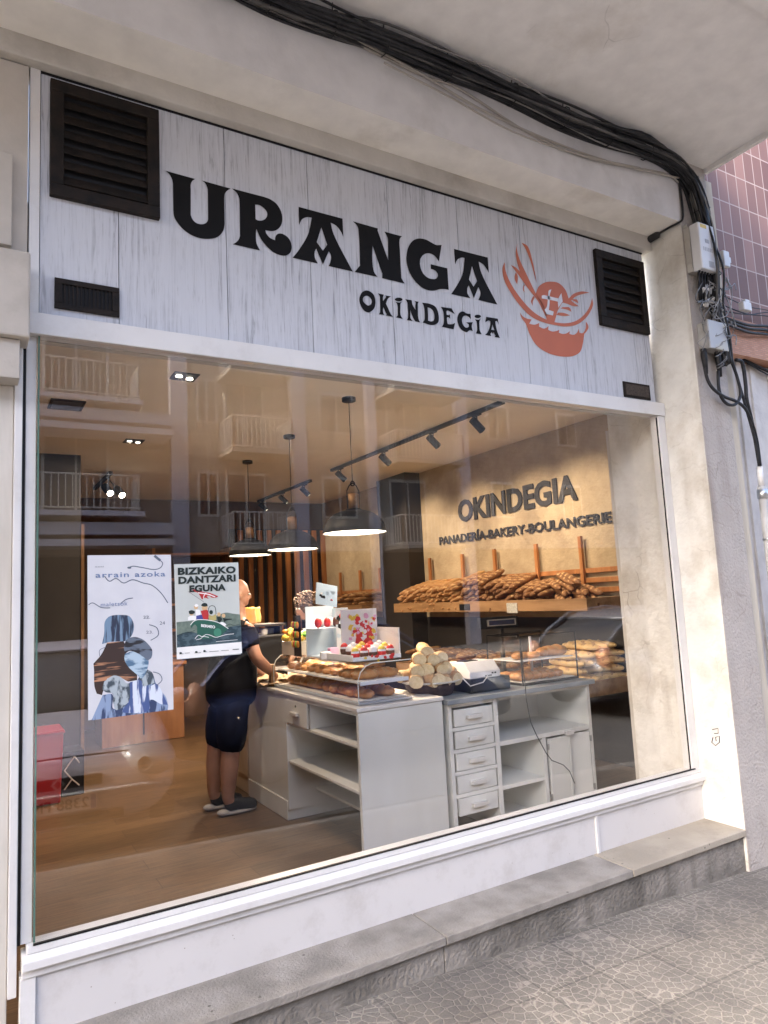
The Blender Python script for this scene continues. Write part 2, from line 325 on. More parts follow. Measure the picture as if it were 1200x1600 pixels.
mb = MB(); mb.quad((-150, -80, -.32), (150, -80, -.32), (150, 60, -.32), (-150, 60, -.32)); mb.build('road', ASPH, kind='structure')
mb = MB(); mb.box(-40, 50, -16.2, -12.6, -.3, -.16); mb.build('far_pavement', KERB, kind='structure')
# covering strip in the pavement near the camera (bottom right of the picture)
mb = MB(); a = PZ(1130, 1600, -.1); b = PZ(1210, 1556, -.1)
dd = (b-a).normalized(); nn = Vector((dd.y, -dd.x, 0))*.035
mb.slab([a-dd*.5+Vector((0, 0, .006)), b+dd*.6+Vector((0, 0, -.004)), b+dd*.6+nn+Vector((0, 0, -.004)), a-dd*.5+nn+Vector((0, 0, .006))], (0, 0, -.05)); mb.build('drain_channel', mat('drain_dark', (.06, .055, .05), (.1, .09, .08), scale=20, rough=.9), kind='structure')
# stone step in front of the window
STEP = mat('step_stone', (.30, .275, .245), (.20, .182, .160), scale=7, rough=.85, bump=.6, bscale=90)
STEP2 = mat('step_stone_lit', (.38, .335, .27), (.29, .255, .205), scale=3, rough=.85, bump=.35, bscale=90)  # light on the right-hand tread is put into this paler, warmer colour
specks(STEP, (.10, .09, .075), 14, .06); specks(STEP2, (.13, .11, .085), 14, .06)
RISER = noise_stack('step_riser', (.27, .245, .215), (.13, .118, .102), 3.5, .42, .64, 1.0, 60, streak=.9)
st = thing('stone_step', 'low granite step running under the white panel of the shop window', 'step', (1.8, -.14, 0))
for (a, b, m) in ((-.25, 1.545, STEP), (1.549, 2.70, STEP), (2.704, 3.655, STEP2)):
    q = MB(); q.slab([(a, .0, .165), (b, .0, .165), (b, -.285, .162), (a, -.285, .162)], (0, 0, -.035)); q.build('tread', m, st, bevel=.004)
for (a, b) in ((-.25, 1.545), (1.549, 3.652)):
    q = MB(); q.slab([(a, -.262, .127), (b, -.262, .127), (b, -.262, gz(b)-.06), (a, -.262, gz(a)-.06)], (0, .25, 0)); q.build('riser', RISER, st, bevel=.003)

# ================================================================== SHOP BUILDING (exterior shell)
bd = thing('bakery_building', 'off white rendered building whose overhang shades the bakery window', 'building', (3.8, -.1, 0))
SZ, BZ, YB = 3.86, 4.30, -.28         # soffit height, slab underside, beam face
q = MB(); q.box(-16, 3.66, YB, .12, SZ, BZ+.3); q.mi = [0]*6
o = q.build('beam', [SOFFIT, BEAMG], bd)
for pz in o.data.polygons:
    if pz.normal.y < -.9: pz.material_index = 1  # underside keeps the bounce-lit colour, outer face the greyer one
q = MB(); q.box(-16, 3.64, -.06, .10, 3.765, SZ+.002); q.build('lintel', noise_stack('lintel_plaster', (.55, .52, .47), (.33, .3, .26), 2.2, .5, .75, .3, 40), bd, bevel=.006)
q = MB(); q.box(-16, 3.95, -1.25, YB+.02, BZ, BZ+.35); q.box(-16, 3.95, YB, .3, BZ+.3, BZ+.36); q.box(-16, 3.97, -1.34, -1.252, BZ-.035, BZ+.5); q.box(3.951, 3.98, -1.25, YB, BZ-.03, BZ+.4); q.build('overhang', PLAST, bd)
# balcony floor above carries on outward
q = MB(); q.box(-16, 3.93, -1.75, -1.342, BZ+.02, BZ+.4); q.build('balcony_slab', PLAST, bd)
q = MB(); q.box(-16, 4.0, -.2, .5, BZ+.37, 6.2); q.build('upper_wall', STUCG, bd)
# pier
q = MB()
def cols(q, x0, x1, y0, y1, z0, z1):
    q.box(x0, x1, y0, y1, z0, z1)
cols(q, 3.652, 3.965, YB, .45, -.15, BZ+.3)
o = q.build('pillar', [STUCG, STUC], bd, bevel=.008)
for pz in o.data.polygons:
    if pz.normal.x < -.9: pz.material_index = 1  # left face painted lighter and creamier for the light falling on it
# shallow corner strip + side return of neighbour
q = MB(); q.box(3.966, 4.06, -.255, .45, -.2, 4.25); q.build('pilaster_strip', mat('yellowed_render', (.58, .52, .42), (.45, .39, .3), scale=6, rough=.9, stretch=(1, 1, .3), bump=.4, bscale=50), bd)

# tiled neighbour
def tiles():
    m = bpy.data.materials.new('glazed_tiles'); m.use_nodes = True; n = m.node_tree.nodes; l = m.node_tree.links; p = n['Principled BSDF']
    tc = n.new('ShaderNodeTexCoord'); mp = n.new('ShaderNodeMapping'); mp.inputs['Rotation'].default_value = (-pi/2, 0, 0); l.new(tc.outputs['Object'], mp.inputs[0])
    br = n.new('ShaderNodeTexBrick'); br.offset = 0; br.inputs['Scale'].default_value = 1; br.inputs['Brick Width'].default_value = .115; br.inputs['Row Height'].default_value = .235
    br.inputs['Mortar Size'].default_value = .0045; br.inputs['Bias'].default_value = 0
    br.inputs['Color1'].default_value = (.16, .075, .055, 1); br.inputs['Color2'].default_value = (.29, .155, .12, 1); br.inputs['Mortar'].default_value = (.46, .35, .30, 1)
    l.new(mp.outputs[0], br.inputs['Vector']); l.new(br.outputs[0], p.inputs['Base Color']); p.inputs['Roughness'].default_value = .5; p.inputs['Specular IOR Level'].default_value = .25
    b = n.new('ShaderNodeBump'); b.inputs['Strength'].default_value = .5; b.inputs['Distance'].default_value = .004; b.invert = True; l.new(br.outputs['Fac'], b.inputs['Height']); l.new(b.outputs[0], p.inputs['Normal'])
    return m
nb = thing('tiled_building', 'neighbouring building faced in dark red brown tiles above a brick band', 'building', (6, -.1, 0))
q = MB(); q.box(4.061, 12, -.17, .4, 3.36, 7.5); q.build('tiled_wall', tiles(), nb)
def mosaic():
    m = bpy.data.materials.new('brick_mosaic'); m.use_nodes = True; n = m.node_tree.nodes; l = m.node_tree.links; p = n['Principled BSDF']
    tc = n.new('ShaderNodeTexCoord'); mp = n.new('ShaderNodeMapping'); mp.inputs['Rotation'].default_value = (-pi/2, 0, 0); l.new(tc.outputs['Object'], mp.inputs[0])
    br = n.new('ShaderNodeTexBrick'); br.inputs['Scale'].default_value = 1; br.inputs['Brick Width'].default_value = .05; br.inputs['Row Height'].default_value = .014; br.inputs['Mortar Size'].default_value = .0018
    br.inputs['Color1'].default_value = (.45, .22, .14, 1); br.inputs['Color2'].default_value = (.55, .30, .2, 1); br.inputs['Mortar'].default_value = (.35, .22, .17, 1)
    l.new(mp.outputs[0], br.inputs['Vector']); l.new(br.outputs[0], p.inputs['Base Color']); p.inputs['Roughness'].default_value = .8; return m
q = MB(); q.box(4.061, 12, -.19, .4, 3.10, 3.355); q.build('brick_band', mosaic(), nb)
WALLW = noise_stack('old_white_wall', (.62, .59, .56), (.36, .31, .28), 2.0, .48, .8, .4, 40)
q = MB(); q.box(4.061, 12, -.10, .4, -.3, 3.09)
for x in (4.34, 4.5, 4.72, 4.9): q.box(x, x+.05, -.115, -.1, -.3, 3.08)
q.build('lower_wall', WALLW, nb)

# upper floors of both are outside the frame; left neighbour front
ln = thing('neighbouring_shopfront', 'cream panelled neighbouring shopfront at the left of the bakery window', 'shopfront', (-.3, .1, 0))
GREIGE = noise_stack('greige_panel', (.50, .46, .41), (.3, .27, .23), 2.0, .52, .8, .15, 30)
q = MB(); q.box(-16, -.035, -.02, .3, 2.92, 3.76); q.build('upper_panel', GREIGE, ln, bevel=.005)
q = MB(); q.box(-.55, -.09, -.05, -.021, 2.98, 3.35); q.build('access_panel', GREIGE, ln, bevel=.003)
q = MB(); q.box(-16, -.03, -.13, .1, 2.60, 2.93); q.build('shutter_box', GREIGE, ln, bevel=.008)
q = MB(); q.box(-16, -.06, -.10, .1, 2.45, 2.598); q.build('shutter_rail', GREIGE, ln, bevel=.004)
q = MB(); q.box(-.124, -.073, .0, .3, -.1, 2.449); q.build('door_post', CREAMF, ln, bevel=.004)
STON = mat('stone_cladding', (.50, .48, .44), (.28, .26, .24), scale=9, rough=.9, bump=.8, bscale=30)
q = MB()
for i in range(20):
    for j in range(3):
        q.ell((-.185-.2*j+(.07 if i % 2 else 0), .14, 1.62+.052*i), .095, .05, .027)
q.build('stone_cladding', STON, ln, smooth=True)
q = MB(); q.box(-16, -.125, .15, .4, -.1, 2.449); q.build('back_panel', BLK, ln)
# ------------------------------------------------------------------ black and white tile panel beside the sill
def bw():
    m = bpy.data.materials.new('black_white_pattern'); m.use_nodes = True; n = m.node_tree.nodes; l = m.node_tree.links; p = n['Principled BSDF']
    tc = n.new('ShaderNodeTexCoord'); mp = n.new('ShaderNodeMapping'); mp.inputs['Rotation'].default_value = (0, R_(45), 0); l.new(tc.outputs['Object'], mp.inputs[0])
    ck = n.new('ShaderNodeTexChecker'); ck.inputs['Scale'].default_value = 24; ck.inputs[1].default_value = (.75, .74, .72, 1); ck.inputs[2].default_value = (.03, .03, .03, 1)
    l.new(mp.outputs[0], ck.inputs[0]); l.new(ck.outputs[0], p.inputs['Base Color']); return m
q = MB(); q.box(-1.6, -.125, .06, .149, -.1, .62); q.build('patterned_base', bw(), ln)

# ================================================================== SHOP SIGN
def planks_mat():
    m = bpy.data.materials.new('weathered_planks'); m.use_nodes = True; n = m.node_tree.nodes; l = m.node_tree.links; p = n['Principled BSDF']
    tc = n.new('ShaderNodeTexCoord'); p.inputs['Roughness'].default_value = .6
    def nz(sx, sz, sc_, det, dist=0):
        mp = n.new('ShaderNodeMapping'); mp.inputs['Scale'].default_value = (sx, 1, sz); l.new(tc.outputs['Object'], mp.inputs[0])
        t = n.new('ShaderNodeTexNoise'); t.inputs['Scale'].default_value = sc_; t.inputs['Detail'].default_value = det; t.inputs['Distortion'].default_value = dist; t.inputs['Roughness'].default_value = .7
        l.new(mp.outputs[0], t.inputs['Vector']); return t.outputs[0]
    a = nz(10, .38, 5, 11, 1.6); b = nz(1, .7, 2.2, 5); c = nz(45, 2, 4, 4)
    ra = n.new('ShaderNodeValToRGB'); ra.color_ramp.elements[0].position = .38; ra.color_ramp.elements[1].position = .64
    ra.color_ramp.elements[0].color = (.24, .25, .28, 1); ra.color_ramp.elements[1].color = (.57, .585, .63, 1); l.new(a, ra.inputs[0])
    e = ra.color_ramp.elements.new(.47); e.color = (.49, .505, .55, 1)
    rb = n.new('ShaderNodeValToRGB'); rb.color_ramp.elements[0].position = .40; rb.color_ramp.elements[1].position = .58; l.new(b, rb.inputs[0])
    mx = n.new('ShaderNodeMix'); mx.data_type = 'RGBA'; mx.inputs[6].default_value = (.555, .572, .615, 1)
    rb.color_ramp.elements[0].color = (.95, .95, .95, 1); rb.color_ramp.elements[1].color = (.25, .25, .25, 1)
    l.new(rb.outputs[0], mx.inputs[0]); l.new(ra.outputs[0], mx.inputs[7])
    rc = n.new('ShaderNodeValToRGB'); rc.color_ramp.elements[0].position = .33; rc.color_ramp.elements[1].position = .42; rc.color_ramp.elements[0].color = (.72, .72, .72, 1); l.new(c, rc.inputs[0])
    m2 = n.new('ShaderNodeMixRGB'); m2.blend_type = 'MULTIPLY'; m2.inputs[0].default_value = .8; l.new(mx.outputs[2], m2.inputs[1]); l.new(rc.outputs[0], m2.inputs[2])
    l.new(m2.outputs[0], p.inputs['Base Color']); return m
ZT, ZBm = 3.762, 2.742
sg = thing('shop_sign', 'long pale wood effect sign board with black bakery lettering above the window', 'shop sign', (1.8, 0, ZBm))
seams = [.008, .303, .762, 1.174, 1.627, 2.075, 2.53, 2.992, 3.45, 3.60]
q = MB()
for a, b in zip(seams[:-1], seams[1:]): q.box(a+.0016, b-.0016, -.004, .012, ZBm, ZT-.006)
q.build('plank_board', planks_mat(), sg)
q = MB(); q.box(.0, 3.61, .0125, .03, ZBm, ZT); q.build('backing', BLK, sg)
q = MB(); q.box(-.03, .007, -.012, .06, ZBm, ZT+.004); q.build('side_trim', WHITE, sg, bevel=.002)
q = MB(); q.box(.008, 3.60, -.010, .012, ZT-.005, ZT+.002); q.build('top_trim', BLK, sg)
L = [
 (255, 260, 10.909, ["45,75c 545,213c 495,250 470,310 470,400c 468,830c 500,900 560,960 640,985 710,975 755,935 765,900c 760,400c 740,330 710,280 660,240c 1150,378c 1090,415 1050,470 1040,550c 1048,980c 1030,1080 980,1160 900,1215 780,1235 650,1228 500,1180 350,1080 230,940 185,850 172,750c 165,290c 150,220 110,140"]),
 (355, 290, 10.909, ["80,48c 640,195c 740,235 840,310 910,420 940,540 925,660 860,745 770,775 650,760c 670,820 730,890 815,930c 820,880 850,830 905,815 980,840 1050,900 1090,980 1098,1070 1070,1150 1000,1190 900,1185 780,1130 660,1020 570,900 510,770 495,740c 490,830 500,980 560,1105c 95,1000c 160,960 200,910 218,860c 212,300c 205,220 160,120", "478,325c 540,330 620,380 675,450 680,510 650,565 590,595 520,590 485,570c"]),
 (450, 315, 10.909, ["180,88c 930,290c 943,600c 900,510 820,410 728,360c 760,500 830,670 1105,1192c 690,1098c 715,1050 735,950 715,880 695,850c 595,1075c 480,800c 455,860 460,960 510,1055c 80,957c 180,830 340,560 405,275c 330,265 240,300 190,400c", "568,440c 668,735c 595,835c 490,690c"]),
 (540, 335, 12, ["140,130c 605,262c 600,300c 800,860c 795,600 790,450 770,400 730,322c 1058,412c 1020,450 1010,520 1020,700 1045,1190c 1105,1295c 685,1195c 688,1110c 505,585c 500,800 515,1000 540,1090 600,1172c 170,1078c 268,960c 265,700 250,400 235,260 200,190"]),
 (625, 360, 14.118, ["918,320c 858,690c 800,600 720,530 620,505 530,530 460,610 440,700 460,840 520,960 610,1040 700,1070 790,1065 830,1010 825,950 780,890 720,860 680,850c 678,745c 1045,835c 1075,1310c 1000,1295 880,1295 760,1328 640,1325 500,1270 350,1140 220,950 150,720 145,540 180,380 270,240 370,185 480,180 580,205 700,270 800,320"]),
 (700, 380, 13.333, ["125,118c 828,297c 852,620c 800,530 730,440 640,385c 670,540 740,720 1028,1278c 630,1182c 660,1120 675,1030 655,960 632,915c 540,1145c 432,880c 408,930 405,1040 465,1145c 65,1060c 160,920 300,650 348,308c 280,300 200,340 150,440c", "500,480c 605,790c 532,905c 438,755c"]),
]
q = MB(); sign_shapes(L, -.0065, q); q.build('lettering', VINYL, sg)
S = 5.106
L2 = [(555, 445, S, [t]) for t in (
 "182,68c 228,78c 222,100 222,130c 245,95 240,85c 285,92c 262,110 245,150c 262,185 285,235 303,255c 245,245c 250,235 245,225 225,180c 222,195 225,225 232,240c 190,235c 198,220 200,200 197,120 195,90",
 ellp(347, 117, 31, 15), "318,135c 340,140 360,140 380,128c 362,150 360,180 362,240 380,272c 325,260c 338,245 340,220 337,160 330,145",
 "400,115c 450,122c 458,160 475,190 482,200c 480,170 482,140 475,130c 507,135c 500,150 500,180 505,270 518,300c 480,292c 465,270 445,220 440,200c 440,230 442,265 458,288c 412,282c 422,260 420,180 415,140",
 "683,175c 770,188c 795,235c 770,220 735,205 728,212c 730,238c 742,242 750,240 755,232c 758,270c 750,262 742,258 732,262c 735,300 740,312 760,315 780,312 798,303c 785,355c 692,335c 705,310 705,230 697,200",
 "920,232c 922,275c 905,255 880,245 862,252 852,280 862,320 885,342 905,335 905,315c 885,300c 938,298c 930,330 938,370c 915,362 890,378 850,360 822,315 815,265 830,225 860,212 890,228",
 ellp(978, 252, 26, 14), "955,275c 975,278 990,277 1005,266c 992,290 992,330 995,365 1010,395c 962,388c 972,365 972,330 968,295")]
L2 += [(555, 445, S, ["97,45 145,75 162,135 150,190 110,220 70,205 38,150 35,100 60,55", "62,110 75,92 95,88 115,98 132,130 125,155 105,165 80,150 65,132"]),
       (555, 445, S, ["533,142c 590,150 640,175 665,235 662,300 625,320 590,318 538,300c 552,280 552,200 545,165", "578,180c 600,188 622,210 632,255 625,285 605,292 582,285c 582,240"]),
       (555, 445, S, ["1045,255c 1138,270c 1145,318c 1130,290 1118,292c 1125,340 1140,390 1155,424c 1112,417c 1118,405 1112,395 1105,378c 1098,392c 1090,378c 1080,390 1085,408c 1035,400c 1055,380 1075,330 1078,290c 1062,285 1045,295 1038,300c", "1095,318c 1110,362c 1087,358c"])]
q = MB(); sign_shapes(L2, -.0065, q); q.build('small_lettering', VINYL, sg)
LG = [(780, 370, 7.742, [t]) for t in (
 "250,915c 290,965 340,990 392,1000c 375,1030 362,1052c 430,1062 485,1042c 482,1085c 530,1108 560,1105 598,1080c 592,1125c 640,1145 690,1140 728,1125c 722,1160c 770,1175 820,1165 855,1140c 850,1175c 900,1185 940,1160 962,1110c 972,1160c 1010,1165 1045,1110 1048,1025c 1075,1065 1080,1100 1060,1140 1030,1175c 1010,1300 980,1390 900,1440 780,1450 600,1410 450,1310 370,1180 320,1050 270,980",
 "65,305c 80,420 150,580 290,780 430,920 570,1000 660,1030 800,1045 920,1020 1020,950 1090,850 1125,740c 1135,820 1100,910 1030,1000 930,1065 800,1085 660,1065 520,1030 380,960 250,830 150,690 60,520 40,380",
 "440,690c 480,600 560,550 640,542 720,560 800,640 840,745c 760,800c 705,900c 668,1035c 575,1005c 550,890c 500,790",
 "845,742c 900,690 1000,660 1095,675c 1020,690 930,720 870,770c 905,800c 965,840c 900,840 820,810c 765,795c",
 "715,915c 780,920 860,950c 790,960 690,945c", "770,850c 850,855 875,910c 830,885 740,865c", "880,755c 940,760 960,805c 920,785 880,765c",
 "220,75c 215,150 250,280 320,430c 443,688c 412,705c 330,600c 240,470c 140,340c 200,370 250,420c 215,300 200,180",
 "270,70c 340,110 400,280 455,560c 430,480 380,300 320,150", "205,430c 225,480 218,575c 190,520 190,460", "312,575c 300,620 308,675c 288,640 295,590",
 "410,715c 385,780 405,835c 408,780 430,730", "412,703c 441,689c 520,800 585,950c 560,960c 470,780")]
q = MB(); sign_shapes(LG, -.0062, q); q.build('basket_logo', ORNG, sg)
LW = [(780, 370, 7.742, [t]) for t in ("515,712c 540,705c 725,748c 712,785c 605,760c 515,745c", "632,635c 612,700 610,800 600,885c 660,905c 650,952c 575,935c 550,882c 575,850 592,700 600,650", "752,680c 768,780c 715,860c 712,760")]
q = MB(); sign_shapes(LW, -.0072, q); q.build('logo_scoring', PALE, sg)

# ------------------------------------------------------------------ grilles in the sign
def louvre(x0, x1, z0, z1, label, n=6):
    g = thing('vent_grille', label, 'ventilation grille', ((x0+x1)/2, 0, z0), 0, 'louvred ventilation grilles in the sign board')
    fw = .045*(x1-x0)/.42+.005
    q = MB(); y0, y1 = -.028, .0
    q.box(x0, x1, y0, y1, z1-fw, z1); q.box(x0, x1, y0, y1, z0, z0+fw); q.box(x0, x0+fw, y0, y1, z0+fw, z1-fw); q.box(x1-fw, x1, y0, y1, z0+fw, z1-fw)
    q.build('frame', BLACK, g, bevel=.003)
    q = MB(); h = (z1-z0-2*fw)/n
    for i in range(n):
        zc = z0+fw+(i+.5)*h
        P = []
        for k in range(7):
            t = k/6; P.append((-.026+t*.03, zc-h*.42+h*.9*t+ .006*sin(t*pi)))
        vs = [(x, y, z) for (y, z) in P for x in (x0+fw, x1-fw)]
        q.add(vs, [(2*k, 2*k+1, 2*k+3, 2*k+2) for k in range(6)])
    o = q.build('slat', BLACK, g)
    md = o.modifiers.new('s', 'SOLIDIFY'); md.thickness = .004
    q = MB(); q.box(x0+.01, x1-.01, -.0062, -.0045, z0+.01, z1-.01); q.build('backing', BLK, g)
louvre(.042, .468, 3.236, 3.735, 'large black louvred grille at the left end of the sign, above the letter U')
louvre(3.135, 3.585, 3.195, 3.69, 'large black louvred grille at the right end of the sign, beside the orange basket logo')
g = thing('small_grille', 'small black slotted grille low at the left end of the sign board', 'ventilation grille', (.18, 0, 2.776), 0)
q = MB(); x0, x1, z0, z1 = .062, .303, 2.776, 2.90
q.box(x0, x1, -.016, -.004, z1-.022, z1); q.box(x0, x1, -.016, -.004, z0, z0+.022); q.box(x0, x0+.028, -.016, -.004, z0+.022, z1-.022); q.box(x1-.028, x1, -.016, -.004, z0+.022, z1-.022)
q.build('frame', BLACK, g, bevel=.002)
q = MB()
for i in range(12): q.box(x0+.034+i*.0152, x0+.04+i*.0152, -.013, -.006, z0+.022, z1-.022)
q.build('slat', BLACK, g); q = MB(); q.box(x0+.01, x1-.01, -.0062, -.0045, z0+.01, z1-.01); q.build('backing', BLK, g)
g = thing('small_grille', 'small plain black hatch low at the right end of the sign board', 'ventilation grille', (3.42, 0, 2.74), 0)
q = MB(); q.box(3.298, 3.545, -.012, -.004, 2.755, 2.855); q.build('frame', BLACK, g, bevel=.002)
q = MB(); q.box(3.315, 3.53, -.0145, -.0125, 2.77, 2.84); q.build('mesh_panel', mat('vent_mesh', (.03, .02, .015), (.06, .045, .035), scale=90, rough=.7), g)

# ================================================================== SHOP WINDOW
wn = thing('shop_window', 'large plate glass shop window in a white frame with white base panel', 'shop window', (1.8, 0, .16))
X0, X1, Z0, Z1 = .0, 3.57, .462, 2.655
q = MB(); q.box(-.03, 3.65, -.03, .04, Z1, ZBm-.001); q.build('top_frame', WHITE, wn, bevel=.004)
q = MB(); q.box(3.583, 3.65, -.022, .04, .40, Z1-.001); q.box(3.571, 3.582, -.012, .03, Z0, Z1-.001); q.build('right_frame', WHITE, wn, bevel=.003)
q = MB(); q.box(3.5701, 3.5825, -.0135, -.0121, Z0, Z1-.01); q.build('gasket', BLK, wn)
q = MB(); q.box(-.015, 3.655, -.03, .05, .436, .46)
q.slab([(-.03, -.032, .435), (-.03, -.055, .42), (-.03, -.055, .392), (-.03, .05, .392), (-.03, .05, .435)], (3.69, 0, 0)); q.build('sill', WHITE, wn, bevel=.003)
q = MB(); q.box(.005, 3.60, -.0315, -.02, .4605, .466); q.build('sill_gasket', BLK, wn)
q = MB(); q.box(-.03, 3.655, -.035, .05, .362, .391); q.build('sill_apron', WHITE, wn, bevel=.002)
q = MB(); q.box(.015, 2.729, -.022, .05, .15, .360); q.build('base_panel', WHITEP, wn, bevel=.001)
q = MB(); q.box(2.753, 3.652, -.022, .05, .15, .360); q.build('base_panel', WHITEP, wn, bevel=.001)
q = MB(); q.box(2.730, 2.752, -.030, .05, .15, .361); q.box(-.035, .014, -.03, .05, -.05, .361); q.build('cover_strip', WHITE, wn, bevel=.002)
q = MB(); q.box(.004, X1, -.009, .001, Z0+.0005, Z1-.0005); q.build('pane', GLASS, wn)
# corner profiles at the left end
q = MB(); q.box(.0062, .0125, -.0092, .006, Z0+.001, Z1-.001); q.build('glass_edge', GEDGE, wn)
q = MB(); q.box(-.0335, .0035, .004, .03, .461, Z1-.001); q.build('corner_profile', WHITE, wn, bevel=.002)
q = MB(); q.box(-.0435, -.034, .0, .03, .461, Z1-.001); q.build('corner_gasket', BLK, wn)
q = MB(); q.box(-.072, -.044, -.008, .03, .30, Z1-.001); q.build('side_frame', WHITE, wn, bevel=.003)

# ================================================================== STREET OPPOSITE (seen in the window's reflections)
FAC1 = mat('beige_facade', (.36, .32, .265), (.30, .265, .22), scale=1.2, rough=.9, bump=.2, bscale=20)
FAC2 = mat('brown_facade', (.32, .25, .19), (.27, .21, .16), scale=1.4, rough=.9, bump=.2, bscale=20)
BAND = mat('lilac_slab_edge', (.52, .50, .55), (.45, .44, .48), scale=2, rough=.7)
RAIL = mat('white_railing', (.55, .53, .49), rough=.5)
WINM = mat('dark_window', (.07, .068, .065), (.04, .04, .04), scale=.8, rough=.25)
SHUT = mat('roller_shutter', (.62, .58, .5), (.55, .51, .44), scale=4, rough=.6, stretch=(.1, .1, 14))
def painted_brick():
    m = bpy.data.materials.new('painted_brick'); m.use_nodes = True; n = m.node_tree.nodes; l = m.node_tree.links; p = n['Principled BSDF']
    tc = n.new('ShaderNodeTexCoord'); mp = n.new('ShaderNodeMapping'); mp.inputs['Rotation'].default_value = (-pi/2, 0, 0); l.new(tc.outputs['Object'], mp.inputs[0])
    br = n.new('ShaderNodeTexBrick'); br.inputs['Scale'].default_value = 1; br.inputs['Brick Width'].default_value = .5; br.inputs['Row Height'].default_value = .16; br.inputs['Mortar Size'].default_value = .012
    br.inputs['Color1'].default_value = (.25, .245, .24, 1); br.inputs['Color2'].default_value = (.20, .20, .195, 1); br.inputs['Mortar'].default_value = (.11, .105, .10, 1)
    l.new(mp.outputs[0], br.inputs['Vector']); l.new(br.outputs[0], p.inputs['Base Color']); p.inputs['Roughness'].default_value = .8; return m
PBR = painted_brick()
def railing(parent, x0, x1, yf, yb, z, h=.88, step=.155):
    q = MB()
    def line(a, b):
        a, b = Vector(a), Vector(b); n = max(2, int((b-a).length/step))
        for i in range(n+1):
            p = a.lerp(b, i/n); q.box(p.x-.011, p.x+.011, p.y-.011, p.y+.011, z+.08, z+h)
        for zz in (z+.07, z+h): q.tube([(a.x, a.y, zz), (b.x, b.y, zz)], .022, 6)
    line((x0, yf, 0), (x1, yf, 0)); line((x0, yf, 0), (x0, yb, 0)); line((x1, yf, 0), (x1, yb, 0)); q.build('railing', RAIL, parent)
def facade(label, x0, x1, mt, floors, bays, y=-16.2, top=10.6, piers=(), base=3.0, group=None):
    b = thing('apartment_building', label, 'apartment building', ((x0+x1)/2, y-4, -.2))
    q = MB(); q.box(x0, x1, y-8, y, base, top); q.build('wall', mt, b)
    q = MB(); q.box(x0, x1, y-8, y-.9, -.3, base-.001); q.build('shopfront', BLK, b)  # ground floor coloured black to stand in for its shade
    for p0, p1 in piers:
        q = MB(); q.box(p0, p1, y+.001, y+.25, -.3, top); q.build('pier', BAND, b)
    for z in floors:
        for (w0, w1, kind) in bays:
            q = MB(); q.box(w0, w1, y+.001, y+.03, z+(.05 if kind else .9), z+2.2); f = q.build('window', SHUT if (int(w0*7+z*3) % 3 == 0) else RAIL, b)
            q = MB(); q.box(w0+.07, (w0+w1)/2-.03, y+.031, y+.04, z+(.12 if kind else .97), z+2.1); q.box((w0+w1)/2+.03, w1-.07, y+.031, y+.04, z+(.12 if kind else .97), z+2.1); q.build('pane', WINM, f)
    return b
b1 = facade('brown apartment block across the street with wide lilac slab edges and long railings', -14, 4.4, FAC2, (3.99, 6.83), ((-9, -7.4, 1), (-5, -3.4, 1), (-1.5, -.3, 0), (1.3, 2.9, 1)))
for z in (3.99, 6.83):
    for (a, c) in ((-.6, 3.45), (-10, -3)):
        q = MB(); q.box(a-.1, c+.1, -16.2, -15, z-.14, z-.02); q.build('balcony_floor', BAND, b1); railing(b1, a, c, -15.03, -16.15, z-.02)
    q = MB(); q.box(-14, 4.3, -16.2, -15.2, z-.58, z-.28); q.build('slab_edge', BAND, b1)
    q = MB(); q.box(-14, 4.3, -16.2, -15.1, z-.86, z-.7); q.build('slab_edge', BAND, b1)
b2 = facade('beige apartment block across the street with cage like white balconies', 4.4, 14.6, FAC1, (3.1, 5.76, 8.0), ((5.2, 5.8, 0), (6.0, 7.2, 1), (9.0, 10.2, 0), (11.4, 12.8, 1)), piers=((4.45, 4.9), (8.0, 8.45), (10.6, 10.9), (14.1, 14.55)))
for z in (3.1, 5.76, 8.0):
    for (a, c) in ((5.87, 7.6), (11.1, 13.6)):
        q = MB(); q.box(a-.05, c+.05, -16.2, -15, z-.12, z-.02); q.build('balcony_floor', FAC1, b2); railing(b2, a, c, -15.03, -16.15, z-.02, .92, .13)
b3 = facade('white painted brick building across the street beside the cage balconies', 14.6, 24, PBR, (3.2, 6.0), ((15.6, 16.6, 0), (19, 20, 0)), top=10.5)
b4 = facade('tall beige block further along the far side of the street', 24, 45, FAC1, (3.2, 6.0, 8.2), ((26, 27, 1), (30, 31, 0), (34, 35, 1)), top=11.5, piers=((24.1, 24.6), (28.4, 28.8)))
b5 = facade('grey rendered block at the far left end of the opposite side', -45, -14, FAC1, (3.2, 6.0, 8.2), ((-17, -16, 1), (-21, -20, 0), (-26, -25, 1)), top=11)

